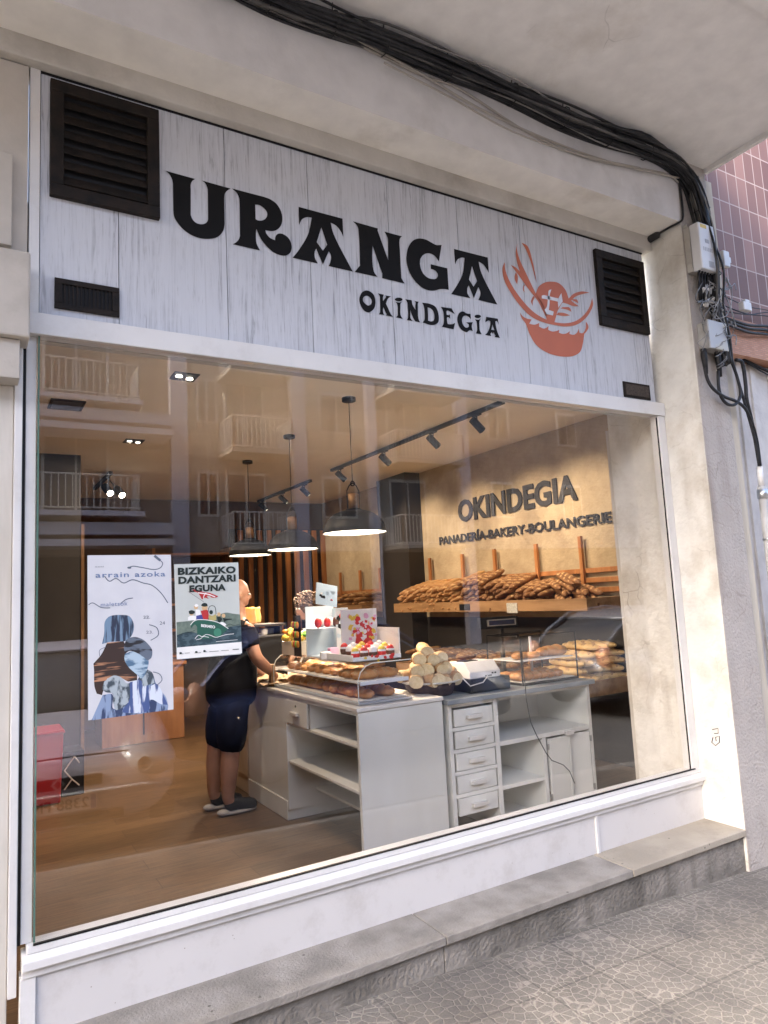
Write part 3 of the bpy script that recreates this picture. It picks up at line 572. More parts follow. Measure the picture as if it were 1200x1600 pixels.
# ------------------------------------------------------------------ parked cars
def car(name, label, col, loc, rz, front_plate=None, tall=0.):
    P = thing(name, label, 'car', loc, rz, 'cars parked along the kerb'); 
    paint = mat('car_paint', col, tuple(c*.9 for c in col), scale=1, rough=.4, metal=.3, coat=.4)
    def sect(x, hw, z0, z1, n=28, e=3.2):
        out = []
        for k in range(n):
            a = 2*pi*k/n; ca, sa = cos(a), sin(a)
            out.append((x, hw*(abs(ca)**(2/e))*(1 if ca >= 0 else -1), (z0+z1)/2+(z1-z0)/2*(abs(sa)**(2/e))*(1 if sa >= 0 else -1)))
        return out
    def loft(st, e=3.2):
        q = MB(); n = 28; vs = []
        for s in st: vs += sect(*s, n=n, e=e)
        fs = [(i*n+k, i*n+(k+1) % n, (i+1)*n+(k+1) % n, (i+1)*n+k) for i in range(len(st)-1) for k in range(n)]
        fs += [tuple(range(n))[::-1], tuple((len(st)-1)*n+k for k in range(n))]
        return q.add(vs, fs)
    t = tall
    loft([(0, .62, .28, .58), (-.06, .76, .22, .68), (-.3, .86, .2, .80), (-.75, .89, .2, .93), (-1.1, .89, .2, .98), (-2.1, .90, .2, .96), (-3.3, .90, .2, .98), (-3.9, .86, .22, .98), (-4.15, .78, .28, .9), (-4.2, .68, .33, .75)]).build('body', paint, P, smooth=True)
    loft([(-.95, .70, .9, .97), (-1.25, .70, .9, 1.14+t*.5), (-1.75, .66, .9, 1.43+t), (-2.3, .66, .9, 1.49+t), (-3.2, .66, .9, 1.45+t), (-3.75, .66, .9, 1.22+t), (-4.05, .62, .9, .97+t*.4)], 4.5).build('cabin_glass', WINM, P, smooth=True)
    q = loft([(-1.72, .56, 1.415+t, 1.44+t), (-1.85, .60, 1.42+t, 1.475+t), (-2.3, .62, 1.42+t, 1.505+t), (-3.15, .61, 1.40+t, 1.465+t), (-3.45, .56, 1.33+t, 1.39+t)], 4); q.build('roof', paint, P, smooth=True)
    for s in (-1, 1):
        q = MB(); q.tube([(-1.0, s*.76, .97), (-1.3, s*.74, 1.16+t*.5), (-1.75, s*.665, 1.42+t)], .03, 6); q.tube([(-2.5, s*.74, .96), (-2.5, s*.672, 1.46+t)], .03, 6); q.tube([(-4.02, s*.68, .97), (-3.75, s*.68, 1.2+t), (-3.3, s*.655, 1.43+t)], .04, 6)
        q.tube([(-1.75, s*.665, 1.43+t), (-2.4, s*.665, 1.50+t), (-3.3, s*.655, 1.45+t)], .025, 6)
        q.build('pillar_trim', paint, P)
    LENS = mat('lamp_lens', (.42, .44, .46), rough=.3, metal=.2); RED = mat('tail_lens', (.50, .24, .16), (.6, .34, .22), scale=9, rough=.25)
    for s in (-1, 1):
        q = MB(); q.ell((-.20, s*.64, .66), .24, .22, .12, 18, 10, Matrix.Rotation(s*.5, 3, 'Z') @ Matrix.Rotation(.45, 3, 'Y')); h = q.build('headlight', LENS, P, smooth=True)
        q = MB(); q.lathe([(.0, .0), (.055, .01), (.06, .03), (.05, .035), (.045, .01)], (.0, s*.60, .63), 16, 'x'); q.build('bulb_ring', RAIL, h, smooth=True)
        q = MB(); q.ell((-4.07, s*.70, .84+t*.4), .11, .13, .21+t*.2, 14, 8); q.build('tail_light', RED, P, smooth=True)
        q = MB(); q.ell((-.95, s*.98, 1.0), .07, .11, .07, 12, 8); q.build('wing_mirror', paint, P, smooth=True)
        for x in (-.80, -3.35):
            q = MB(); q.lathe([(.30, -.1), (.325, -.08), (.33, 0), (.325, .08), (.30, .1)], (x, s*.80, .33), 28, 'y'); wv = q.build('wheel', mat('tyre', (.02, .02, .02), rough=.9), P, smooth=True)
            q = MB(); q.lathe([(.0, s*.105), (.2, s*.11), (.29, s*.085), (.3, .0)], (x, s*.80, .33), 24, 'y'); q.build('rim', mat('alloy', (.5, .5, .52), rough=.3, metal=.8), wv, smooth=True)
    q = MB(); q.box(.0, .022, -.45, .45, .26, .33); q.box(-.01, .016, -.3, .3, .52, .60); q.build('grille', BLK, P, bevel=.01)
    q = MB(); q.lathe([(.045, .0), (.05, .01), (.03, .012)], (.016, 0, .56), 4, 'x'); q.build('badge', LENS, P)
    q = MB(); q.tube([(-.10, -.80, .44), (.012, -.6, .47), (.035, -.3, .48), (.035, .3, .48), (.012, .6, .47), (-.10, .80, .44)], .014, 6); q.build('bumper_strip', mat('pale_trim', (.7, .7, .7), rough=.3), P, smooth=True)
    q = MB(); q.tube([(-.32, -.70, .795), (-.10, -.5, .72), (-.06, 0, .73), (-.10, .5, .72), (-.32, .70, .795)], .006, 6); q.build('bonnet_seam', BLK, P, smooth=True)
    if front_plate:
        q = MB(); q.box(.02, .032, -.26, .26, .36, .47); pl = q.build('number_plate', mat('plate_white', (.86, .86, .84), rough=.3), P, bevel=.003)
        q = MB(); q.box(.0325, .034, -.255, -.22, .365, .465); q.build('blue_band', mat('plate_blue', (.05, .1, .4), rough=.4), pl)
        q = MB(); text_fit(q, front_plate, (.034, -.205, .378), (0, 1, 0), (0, 0, 1), .45, .074, bold=.01); q.build('plate_text', BLK, pl)
    return P
car('parked_car', 'silver lilac hatchback whose headlight and plate reflect low in the window', (.55, .52, .57), (.38, -2.94, -.21), R_(96), '2388 FNV')
car('parked_car', 'dark blue hatchback parked alongside, reflected from the man to the bread shelves', (.02, .032, .10), (5.85, -5.0, -.26), R_(.6), tall=.06)
car('parked_car', 'grey saloon parked in line ahead of the dark blue one', (.14, .15, .17), (11.6, -5.0, -.28), R_(-.7))

# ================================================================== SHOP INTERIOR : room
CH = 3.15; XW = 4.8; YBK = 7.5
def floor_mat():
    m = bpy.data.materials.new('plank_floor'); m.use_nodes = True; n = m.node_tree.nodes; l = m.node_tree.links; p = n['Principled BSDF']
    tc = n.new('ShaderNodeTexCoord'); br = n.new('ShaderNodeTexBrick'); br.offset = .4; br.inputs['Scale'].default_value = 1; br.inputs['Brick Width'].default_value = 1.3; br.inputs['Row Height'].default_value = .18; br.inputs['Mortar Size'].default_value = .002
    br.inputs['Color1'].default_value = (.185, .115, .062, 1); br.inputs['Color2'].default_value = (.135, .084, .045, 1); br.inputs['Mortar'].default_value = (.07, .04, .025, 1); l.new(tc.outputs['Object'], br.inputs['Vector'])
    mp = n.new('ShaderNodeMapping'); mp.inputs['Scale'].default_value = (2.2, 30, 1); l.new(tc.outputs['Object'], mp.inputs[0])
    t = n.new('ShaderNodeTexNoise'); t.inputs['Scale'].default_value = 2.5; t.inputs['Detail'].default_value = 8; t.inputs['Distortion'].default_value = .3; l.new(mp.outputs[0], t.inputs['Vector'])
    r = n.new('ShaderNodeValToRGB'); r.color_ramp.elements[0].position = .36; r.color_ramp.elements[1].position = .62; r.color_ramp.elements[0].color = (.62, .60, .58, 1); r.color_ramp.elements[1].color = (1.1, 1.05, 1, 1); l.new(t.outputs[0], r.inputs[0])
    mx = n.new('ShaderNodeMixRGB'); mx.blend_type = 'MULTIPLY'; mx.inputs[0].default_value = .85; l.new(br.outputs[0], mx.inputs[1]); l.new(r.outputs[0], mx.inputs[2]); l.new(mx.outputs[0], p.inputs['Base Color']); p.inputs['Roughness'].default_value = .38; return m
q = MB(); q.quad((-1.5, .05, 0), (XW+.2, .05, 0), (XW+.2, YBK+.2, 0), (-1.5, YBK+.2, 0)); q.build('shop_floor', floor_mat(), kind='structure')
CEIL = mat('ceiling_paint', (.84, .81, .73), (.80, .77, .69), scale=2, rough=.9)
q = MB(); q.box(-1.5, XW+.1, .1, YBK+.1, CH, CH+.1); q.build('shop_ceiling', CEIL, kind='structure')
CONC = noise_stack('textured_beige_wall', (.46, .37, .24), (.28, .21, .13), 2.2, .45, .75, .9, 22)
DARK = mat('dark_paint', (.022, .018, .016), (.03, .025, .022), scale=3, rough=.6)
BRN = mat('brown_wall', (.10, .055, .03), (.075, .04, .022), scale=2, rough=.7)
q = MB(); q.box(XW, XW+.1, 1.30, YBK, 1.30, CH-.001); q.build('side_wall', CONC, kind='structure')
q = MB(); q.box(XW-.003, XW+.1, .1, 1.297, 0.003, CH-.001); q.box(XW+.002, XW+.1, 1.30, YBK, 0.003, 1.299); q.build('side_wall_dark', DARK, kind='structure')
q = MB(); q.box(-1.5, XW+.1, YBK, YBK+.1, 0.003, CH-.001); q.build('back_wall', BRN, kind='structure')
q = MB(); q.box(-1.6, -1.5, .1, YBK+.1, 0.003, CH-.001); q.build('left_wall', BRN, kind='structure')
q = MB(); q.box(-1.5, XW, .10, .14, Z1+.02, CH-.001); q.box(3.66, XW, .452, .48, .003, Z1+.019); q.box(-1.5, -.06, .52, .56, .003, Z1+.019); q.build('front_wall_inside', mat('inner_front', (.5, .47, .42), rough=.9), kind='structure')
q = MB(); q.box(0, 3.64, .052, .10, .003, .36); q.build('inner_sill_wall', WHITE, kind='structure')
cx = PY(632, 745, 4.57).x
q = MB(); q.box(cx, XW-.001, 4.57, 5.29, .003, CH-.002); q.build('pillar', DARK, cat='pillar', label='dark square column breaking the beige bread wall')
# slatted back wall
WOOD = wood_mat('orange_wood', (.46, .20, .07), (.32, .13, .04), (1, 1, .12), scale=14)
WOODX = wood_mat('pine_board', (.40, .23, .105), (.27, .145, .06), (1, .15, 1), scale=14)
ss = thing('slat_screen', 'vertical orange timber slats in front of the dark back wall', 'slatted screen', (4.0, 7.4, 0))
q = MB(); q.box(3.2, XW-.01, YBK-.03, YBK-.002, .01, 2.72); q.build('backing', DARK, ss)
for i in range(10):
    x = 3.33+i*.155; q = MB(); q.box(x, x+.075, YBK-.08, YBK-.031, .012, 2.7); q.build('slat', WOOD, ss, bevel=.003)
# dark partition at the left with warm edge
pt = thing('partition', 'tall black partition reaching the ceiling behind the red bin', 'partition', (.2, 4.6, 0))
q = MB(); q.box(-1.49, .745, 4.6, 4.66, .003, CH-.002); q.build('panel', DARK, pt)
q = MB(); q.box(.746, .775, 4.585, 4.675, .003, 2.45); q.build('edge_post', mat('dark_oak', (.20, .10, .035), (.14, .07, .025), scale=8), pt)
# wooden cupboard at the back
wc = thing('low_cupboard', 'low orange brown wooden cupboard standing by the back of the shop', 'cupboard', (1.6, 6.2, 0))
q = MB(); q.box(1.15, 2.1, 6.0, 6.5, .003, .88); q.build('carcass', wood_mat('cupboard_wood', (.34, .16, .07), (.25, .11, .05), (1, 1, .2), scale=10), wc, bevel=.006)
q = MB(); q.box(1.12, 2.13, 5.96, 6.53, .881, .92); q.build('top', WOOD, wc, bevel=.004)
q = MB(); q.box(1.61, 1.625, 5.985, 5.9995, .1, .84); q.box(1.56, 1.575, 5.97, 5.9995, .5, .6); q.build('handle', BLK, wc)
# shelf rack with dark goods behind the large poster
rk = thing('wall_rack', 'brown shelf rack against the back wall behind the poster', 'rack', (1.6, 7.2, 0))
q = MB()
for z in (.9, 1.25, 1.6, 1.95, 2.3): q.box(2.0, 3.05, 7.0, 7.45, z, z+.03)
q.build('shelf', WOOD, rk); q = MB(); q.box(1.96, 1.999, 7.0, 7.45, .01, 2.4); q.box(3.051, 3.09, 7.0, 7.45, .01, 2.4); q.build('side_panel', WOOD, rk)
# red bin and black box
RED = mat('red_plastic', (.40, .012, .02), (.34, .01, .015), scale=2, rough=.3)
rb = thing('red_bin', 'red plastic bin standing on the wood floor at the left', 'bin', (.3, 3.9, 0))
q = MB(); q.add([(.12, 3.83, .003), (.49, 3.83, .003), (.49, 4.15, .003), (.12, 4.15, .003), (.09, 3.80, .58), (.51, 3.80, .58), (.51, 4.2, .58), (.09, 4.2, .58)], [(0, 1, 2, 3), (0, 1, 5, 4), (1, 2, 6, 5), (2, 3, 7, 6), (3, 0, 4, 7)]); q.build('body', RED, rb, bevel=.01)
q = MB(); q.box(.08, .52, 3.785, 4.21, .575, .60); q.build('rim', RED, rb, bevel=.008)
bx = thing('black_box', 'black cardboard box with a pale line emblem beside the red bin', 'box', (.62, 4.1, 0))
q = MB(); q.box(.515, .70, 4.02, 4.35, .003, .37); q.build('carton', BLK, bx, bevel=.004)
q = MB()
for a, b in (((.54, .06), (.60, .14)), ((.60, .14), (.54, .22)), ((.54, .22), (.62, .33)), ((.62, .33), (.66, .27)), ((.60, .14), (.66, .08))): q.tube([(a[0], 4.015, a[1]), (b[0], 4.015, b[1])], .006, 5)
q.build('emblem', RAIL, bx)

# ------------------------------------------------------------------ wall sign
ws = thing('wall_lettering', 'dark raised lettering naming the bakery on the beige side wall', 'wall sign', (4.79, 2, 2))
def wall_text(txt, a_px, b_px, h_a, h_b, name, sp=1., bold=.03):
    a = PX(*a_px, 4.785); b = PX(*b_px, 4.785); d = b-a; q = MB()
    text_fit(q, txt, a, d.normalized(), (0, 0, 1), d.length, (h_a+h_b)/2, nrm=(-1, 0, 0), th=.010, bold=bold, spacing=sp); q.build(name, mat('dark_letter', (.02, .018, .016), rough=.7), ws)
def hz(px, py1, py0): return PX(px, py1, 4.785).z-PX(px, py0, 4.785).z
wall_text('OKINDEGIA', (717, 817), (903, 781), hz(727, 782, 818), hz(885, 745, 786), 'large_letters', 1.02, .034)
wall_text('PANADERÍA-BAKERY-BOULANGERIE', (687, 852), (956, 816), hz(692, 837, 853), hz(945, 797, 819), 'small_letters', 1.0, .018)

# ------------------------------------------------------------------ ceiling fittings
WARM = (1, .78, .56)
def lamp_light(name, typ, loc, e, parent=None, size=.1, rot=None, spot=None, col=WARM):
    ld = bpy.data.lights.new(name, typ); ld.energy = e; ld.color = col
    if typ == 'AREA': ld.shape = 'DISK'; ld.size = size
    else: ld.shadow_soft_size = size
    if spot: ld.spot_size = spot; ld.spot_blend = .8
    o = bpy.data.objects.new(name, ld); sc.collection.objects.link(o)
    if parent is not None: o.parent = parent; o.location = Vector(loc)-root_off(parent)
    else: o.location = loc
    if rot is not None: o.rotation_euler = rot
    return o
SHADE = mat('lamp_shade_black', (.003, .003, .003), (.010, .008, .006), scale=12, rough=.5, spec=.2, bump=.1)
SHIN = emis('shade_inner', (1, .88, .66), .8)
BRASS = mat('lamp_wood_neck', (.35, .2, .09), (.22, .12, .05), scale=20, rough=.5, metal=.3)
for (x, y, zb, wd, lb) in ((2.337, 1.83, 2.083, .245, 'black dome pendant lamp nearest the window, over the front counter'), (2.389, 3.15, 2.062, .235, 'black dome pendant lamp hanging second from the window'), (2.429, 4.42, 2.10, .228, 'black dome pendant lamp hanging deepest in the shop')):
    t = thing('pendant_lamp', lb, 'pendant lamp', (x, y, CH), 0, 'dome pendant lamps over the counter')
    q = MB(); q.lathe([(0, CH-.001), (.055, CH-.001), (.055, CH-.028), (.045, CH-.032), (0, CH-.032)], (x, y, 0), 24); q.build('ceiling_rose', BLK, t, smooth=True)
    q = MB(); q.tube([(x, y, CH-.03), (x, y, zb+.40)], .0035, 6); q.build('cord', BLK, t)
    q = MB()
    pr = [(wd, 0), (wd*1.01, .012), (wd*.97, .05), (wd*.86, .10), (wd*.66, .145), (wd*.42, .17), (.065, .178), (.062, .185), (0, .186)]
    q.lathe([(r, zb+z) for r, z in pr], (x, y, 0), 40); q.build('lamp_shade', SHADE, t, smooth=True)
    q = MB(); q.lathe([(r*.97, zb+z-.004) for r, z in pr[1:]], (x, y, 0), 40); q.build('shade_lining', SHIN, t, smooth=True)
    q = MB(); q.lathe([(.0, zb+.186), (.045, zb+.187), (.045, zb+.30), (.03, zb+.31), (0, zb+.31)], (x, y, 0), 20); q.build('neck', BRASS, t, smooth=True)
    q = MB(); q.tube([(x-.052, y, zb+.19), (x-.052, y, zb+.33), (x-.03, y, zb+.37), (x, y, zb+.39), (x+.03, y, zb+.37), (x+.052, y, zb+.33), (x+.052, y, zb+.19)], .005, 6)
    q.lathe([(.018, .0), (.022, .01), (.018, .02), (.012, .01)], (x, y-.01, zb+.385), 10, 'y'); q.build('bracket', BLK, t)
    q = MB(); q.ell((x, y, zb+.10), .045, .045, .06); q.build('bulb', emis('bulb', (1, .85, .6), 4), t, smooth=True)
    lamp_light('pendant_light', 'AREA', (x, y, zb+.02), 6, t, wd*1.7)
def track(x, ya, yb, ys, lb, grp='ceiling track lights'):
    t = thing('track_light', lb, 'track light', (x, (ya+yb)/2, CH), 0, grp)
    q = MB(); q.box(x-.018, x+.018, ya, yb, CH-.036, CH-.001); q.build('rail', BLK, t, bevel=.003)
    for i, y in enumerate(ys):
        q = MB(); q.box(x-.014, x+.014, y-.05, y+.05, CH-.05, CH-.037); q.tube([(x, y, CH-.05), (x, y, CH-.10)], .006, 6)
        dr = Vector((.75, .0 if x > 3 else .2, -.65)).normalized(); c = Vector((x, y, CH-.13))
        q.tube([c-dr*.07, c+dr*.07], .034, 16); s = q.build('spot', BLK, t)
        q = MB(); q.tube([c+dr*.0705, c+dr*.072], .027, 16); q.build('lens', emis('spot_lens', (1, .85, .6), 3), s)
        lamp_light('spot_light', 'SPOT', tuple(c+dr*.085), 15 if y < 5 else 6, s, .02, dr.to_track_quat('-Z', 'Y').to_euler(), R_(75))
track(3.56, 1.42, 4.62, (1.78, 2.45, 3.35, 4.38), 'long black ceiling track with four spotlights aimed at the bread wall')
track(3.62, 5.35, 7.3, (5.55, 6.3, 7.1), 'short black ceiling track with three spotlights further back')
t = thing('track_light', 'black twin spotlight on the ceiling near the black partition', 'track light', (1.2, 6, CH), 0, 'ceiling track lights')
q = MB(); q.box(1.14, 1.18, 5.4, 6.6, CH-.036, CH-.001); q.build('rail', BLK, t)
for y, dx in ((5.5, -.03), (5.62, .12)):
    c = Vector((1.17+dx, y, CH-.2)); dr = Vector((.25, -.75, -.6)).normalized()
    q = MB(); q.tube([c-dr*.08, c+dr*.08], .045, 16); q.tube([c, (1.16, y, CH-.037)], .008, 6); s = q.build('spot', BLK, t)
    q = MB(); q.tube([c+dr*.081, c+dr*.083], .036, 16); q.build('lens', emis('spot_lens', (1, .9, .7), 3), s)
for (px, py, hx, hy, lit, lb) in ((288, 588, .085, .085, 1, 'square black downlight with two lit bulbs, nearest the window'), (209, 689, .085, .085, .3, 'square black downlight behind the lit one'), (805, 803, .06, .06, 0, '')):
    if not lb: continue
    p = PZ(px, py, CH); t = thing('downlight', lb, 'downlight', (p.x, p.y, CH), 0, 'recessed square downlights')
    q = MB(); q.box(p.x-hx, p.x+hx, p.y-hy, p.y+hy, CH-.006, CH-.001); q.build('plate', BLK, t)
    for s in (-.04, .04):
        q = MB(); q.lathe([(.022, CH-.012), (.022, CH-.0065)], (p.x+s, p.y+s*.4, 0), 16); q.add([(p.x+s+.02*cos(k*pi/6), p.y+s*.4+.02*sin(k*pi/6), CH-.010) for k in range(12)], [tuple(range(12))]); q.build('bulb', emis('down_bulb', (1, .93, .75), 2*lit), t)
for i, (px, py, e) in enumerate(((288, 588, 4), (209, 689, 3))): p = PZ(px, py, CH); lamp_light('downlight_beam', 'AREA', (p.x, p.y, CH-.02), e, bpy.data.objects['downlight' if i == 0 else 'downlight.001'], .1)
p = PZ(104, 632, CH); t = thing('ceiling_vent', 'dark square slotted vent in the shop ceiling at the far left', 'ceiling vent', (p.x, p.y, CH))
q = MB(); q.box(p.x-.12, p.x+.12, p.y-.14, p.y+.14, CH-.008, CH-.001); q.build('plate', BLK, t)
q = MB()
for i in range(7): q.box(p.x-.1, p.x+.1, p.y-.11+i*.034, p.y-.098+i*.034, CH-.014, CH-.0085)
q.build('slat', mat('vent_grey', (.12, .11, .11), rough=.5), t)

# ================================================================== COUNTERS
WPAINT = mat('white_painted_wood', (.74, .74, .70), (.66, .66, .61), scale=3, rough=.5, bump=.08, bscale=30, stretch=(1, 1, .4))
WTOP = mat('white_worktop', (.72, .70, .66), (.64, .62, .57), scale=5, rough=.35)
GTOP = mat('grey_worktop', (.26, .29, .31), (.22, .25, .27), scale=5, rough=.4)
c1 = thing('white_counter', 'white counter unit with one small drawer and deep open shelves facing left', 'counter', (2.1, 1.9, 0))
q = MB()
q.box(1.845, 2.455, .96, .985, .003, .90)           # end panel toward the window
q.box(1.832, 2.455, 2.09, 2.112, .08, .899); q.box(2.44, 2.455, .986, 2.089, .02, .899)
q.box(1.832, 1.845, .96, 2.112, .88, .90); q.box(1.832, 1.844, .955, .985, .003, .879); q.build('carcass', WPAINT, c1, bevel=.002)
q = MB(); q.box(1.822, 2.462, .95, 3.6, .903, .928); q.build('worktop', WTOP, c1, bevel=.004)
for z in (.685, .415, .19):
    q = MB(); q.box(1.84 if z > .2 else 2.05, 2.439, .987, 2.088, z, z+.018); q.build('shelf', WPAINT, c1, bevel=.002)
q = MB(); q.box(1.85, 2.4, 1.695, 1.71, .705, .878); q.build('divider', WPAINT, c1)
q = MB(); q.box(1.829, 1.845, 1.712, 2.085, .706, .877); d = q.build('drawer', WPAINT, c1, bevel=.003)
q = MB(); q.box(1.800, 1.8285, 1.84, 1.96, .775, .80); q.build('handle', WTOP, d, bevel=.004)
q = MB(); q.lathe([(.0, -.003), (.008, -.003), (.008, 0)], (1.829, 1.9, .84), 12, 'x'); q.build('keyhole', BLK, d)
q = MB(); q.box(1.838, 2.45, 2.113, 2.95, .14, .899); q.box(1.828, 2.45, 2.113, 2.95, .003, .139); q.build('side_panel', WPAINT, c1, bevel=.003)
CUPB = mat('cupboard_orange_lit', (.62, .52, .38), (.56, .47, .34), scale=3, rough=.5)  # orange light on the cupboards is mixed into their colour
q = MB(); q.box(1.845, 2.45, 2.952, 3.6, .003, .899)
for a, b in ((2.96, 3.26), (3.275, 3.58)): q.box(1.832, 1.8445, a, b, .15, .89)
q.build('cupboard', CUPB, c1, bevel=.003)
# cabinet with five drawers
c2 = thing('drawer_cabinet', 'white painted cabinet with five small drawers, open cubbies and grey top', 'cabinet', (3.1, 1.2, 0))
F = .96; XL, XM, XR = 2.497, 2.893, 3.79
q = MB()
q.box(XL, XL+.03, F, 1.52, .003, .868); q.box(XR-.03, XR, F, 1.52, .003, .868); q.box(XL+.031, XR-.031, 1.5, 1.518, .02, .868)
q.box(XM-.018, XM+.018, F, 1.499, .01, .868); q.box(XM+.0185, XR-.031, F, 1.499, .545, .575); q.box(3.29, 3.325, F, 1.499, .01, .5445)
q.box(XL+.0305, XM-.0185, F, F+.02, .844, .868); q.box(XM+.0185, XR-.031, F, F+.02, .848, .868)
for k in range(1, 5): q.box(XL+.0305, XM-.0185, F+.001, F+.02, .844-.14*k-.012, .844-.14*k+.012)
q.box(XM+.0185, 3.289, F, 1.499, .26, .285); q.box(XM+.0185, 3.289, F, 1.499, .0, .03)
q.build('carcass', WPAINT, c2, bevel=.002)
q = MB(); q.box(XL-.02, XR+.03, .925, 1.54, .870, .902); q.build('worktop', GTOP, c2, bevel=.003)
for k in range(5):
    z1 = .844-.14*k-.016; z0 = z1-.108
    q = MB(); q.box(XL+.045, XM-.033, F-.004, F+.016, z0, z1); d = q.build('drawer', WPAINT, c2, bevel=.003)
    q = MB(); q.box(XL+.14, XL+.26, F-.034, F-.005, (z0+z1)/2-.012, (z0+z1)/2+.016); q.build('handle', WTOP, d, bevel=.004)
q = MB(); q.box(3.345, 3.555, F-.004, F+.014, .05, .53); q.box(3.35, 3.37, F-.008, F-.0045, .05, .53); q.box(3.53, 3.55, F-.008, F-.0045, .05, .53); q.box(3.371, 3.529, F-.008, F-.0045, .505, .53); q.build('door', WPAINT, c2, bevel=.002)
rt = Matrix.Rotation(R_(-14), 3, 'Z')
q = MB(); q.box(3.565, 3.75, F-.004, F+.014, .05, .53, rt, (3.75, F, 0)); d = q.build('door', WPAINT, c2, bevel=.002)
q = MB(); q.box(3.50, 3.58, F-.028, F-.005, .535, .565); q.build('handle', WTOP, d, bevel=.003)
q = MB()
for z in (.12, .46): q.box(3.326, 3.344, F-.012, F-.001, z, z+.04); q.box(3.752, 3.765, F-.012, F-.001, z, z+.04)
q.build('hinge', mat('old_steel', (.4, .4, .38), rough=.4, metal=.6), c2)

# ================================================================== BREAD
def bread_mat(name, c1, c2, flour=0):
    m = mat(name, c1, c2, scale=7, rough=.6, bump=.6, bscale=45, lo=.33, hi=.66); return m
CR1 = bread_mat('baguette_crust', (.27, .115, .035), (.56, .33, .13))
CR2 = bread_mat('dark_crust', (.15, .065, .025), (.34, .165, .065))
CR3 = bread_mat('pale_crust', (.66, .42, .15), (.84, .64, .32))
CR4 = bread_mat('glazed_crust', (.42, .17, .05), (.62, .32, .12)); CR4.node_tree.nodes['Principled BSDF'].inputs['Roughness'].default_value = .3
CR5 = bread_mat('tan_crust', (.40, .24, .10), (.60, .42, .22))
SLASH = mat('bread_slash', (.40, .22, .09), (.55, .36, .18), scale=30, rough=.8)
CRUMB = mat('bread_crumb', (.78, .66, .42), (.68, .54, .31), scale=40, rough=.9, bump=.6, bscale=120)
def loaf_mesh(name, L, r, m, seed, slashes=5, pinch=.75, bend=.02, flat=.8, cut=False):
    rd = random.Random(seed); n = 14; N = 34; vs = []
    ph = rd.random()*6
    for i in range(N+1):
        t = i/N; x = (t-.5)*L
        e = (1-abs(2*t-1)**(3.2 if not cut else 9))**.5 if not cut else (1-abs(2*t-1)**14)**.5*.98+.02
        if cut: e = .97 if i in (0, N) else 1.0
        rr = r*e*(1+.05*sin(7*t+ph)); by = bend*sin(pi*t+ph*.1)*L
        for k in range(n):
            a = 2*pi*k/n; y = cos(a)*rr; z = sin(a)*rr*flat
            if sin(a) > .1:
                s = sin((t*slashes*2*pi)+cos(a)*1.8+ph); z += rr*.14*max(0, s)-.05*rr; 
            vs.append((x, y+by, z+r*flat*.9+(rd.random()-.5)*r*.05))
    fs = [(i*n+k, i*n+(k+1) % n, (i+1)*n+(k+1) % n, (i+1)*n+k) for i in range(N) for k in range(n)]
    q = MB(); q.add(vs, fs); nf = len(fs)
    for i in range(N):
        for k in range(n):
            a = 2*pi*(k+.5)/n; s = sin((((i+.5)/N)*slashes*2*pi)+cos(a)*1.8+ph)
            if sin(a) > .45 and s < -.45 and 2 < i < N-3: q.mi[i*n+k] = 2
    q.f.append(tuple(range(n))[::-1]); q.f.append(tuple(N*n+k for k in range(n))); q.mi += [1 if cut else 0]*2
    me = q.mesh(name, Vector((0, 0, 0)), True, (m, CRUMB, SLASH))
    for p in me.polygons:
        if len(p.vertices) > 4: p.use_smooth = False
    return me
BAG = [loaf_mesh('baguette', .50, .036, CR1, s, 6) for s in (1, 2, 21)]+[loaf_mesh('baguette', .50, .036, CR2, 3, 6)]
BAGD = [loaf_mesh('baguette', .46, .036, CR2, s, 5, flat=.85) for s in (5, 6, 22)]
BAGP = [loaf_mesh('baguette', .50, .043, CR3, s, 4, flat=.8) for s in (8, 9)]
ROLL = [loaf_mesh('bread_roll', .2, .05, CR4, s, 3, flat=.7) for s in (11, 12)]
CUTL = [loaf_mesh('cut_loaf', .17, .046, CR5, s, 2, cut=True, flat=.9) for s in (14, 15)]
BUN = [loaf_mesh('bun', .13, .045, CR4, s, 2, flat=.62) for s in (17, 18)]
def lump(me, name, loc, rz, label, cat, group, s=1., ry=0., rx=0.):
    o = bpy.data.objects.new(name, me); sc.collection.objects.link(o); o.location = loc; o.rotation_euler = (rx, ry, rz); o.scale = (s, s*random.uniform(.92, 1.1), s*random.uniform(.92, 1.08))
    return tag(o, label, cat, group)
def shelf_unit(name, label, y0, y1, xf, zb, zt, ups):
    t = thing(name, label, 'bread shelf', (4.5, (y0+y1)/2, zb))
    q = MB(); q.box(xf, xf+.022, y0, y1, zb, zt); q.box(xf+.0225, XW-.012, y0, y0+.022, zb, zt); q.box(xf+.0225, XW-.012, y1-.022, y1, zb, zt); q.build('edge_board', WOODX, t, bevel=.003)
    q = MB(); q.box(xf+.023, XW-.012, y0+.023, y1-.023, zb+.005, zb+.03); q.build('tray', WOODX, t)
    for (py0, pyt) in ups: pass
    return t
u1 = shelf_unit('bread_shelf', 'long upper wooden shelf along the beige wall piled with baguettes', 1.37, 4.5, 4.27, 1.385, 1.49, ())
q = MB()
for z in (1.53, 1.62, 1.71): q.box(4.765, 4.785, 1.375, 4.5, z, z+.045)
q.build('back_rail', WOOD, u1, bevel=.002)
for (px, py) in ((906, 838), (837, 850), (772, 858), (722, 866), (671, 872)):
    p = PX(px, py, 4.75); q = MB(); q.box(4.735, 4.764, p.y-.02, p.y+.02, 1.49, p.z); q.build('upright', WOOD, u1, bevel=.002)
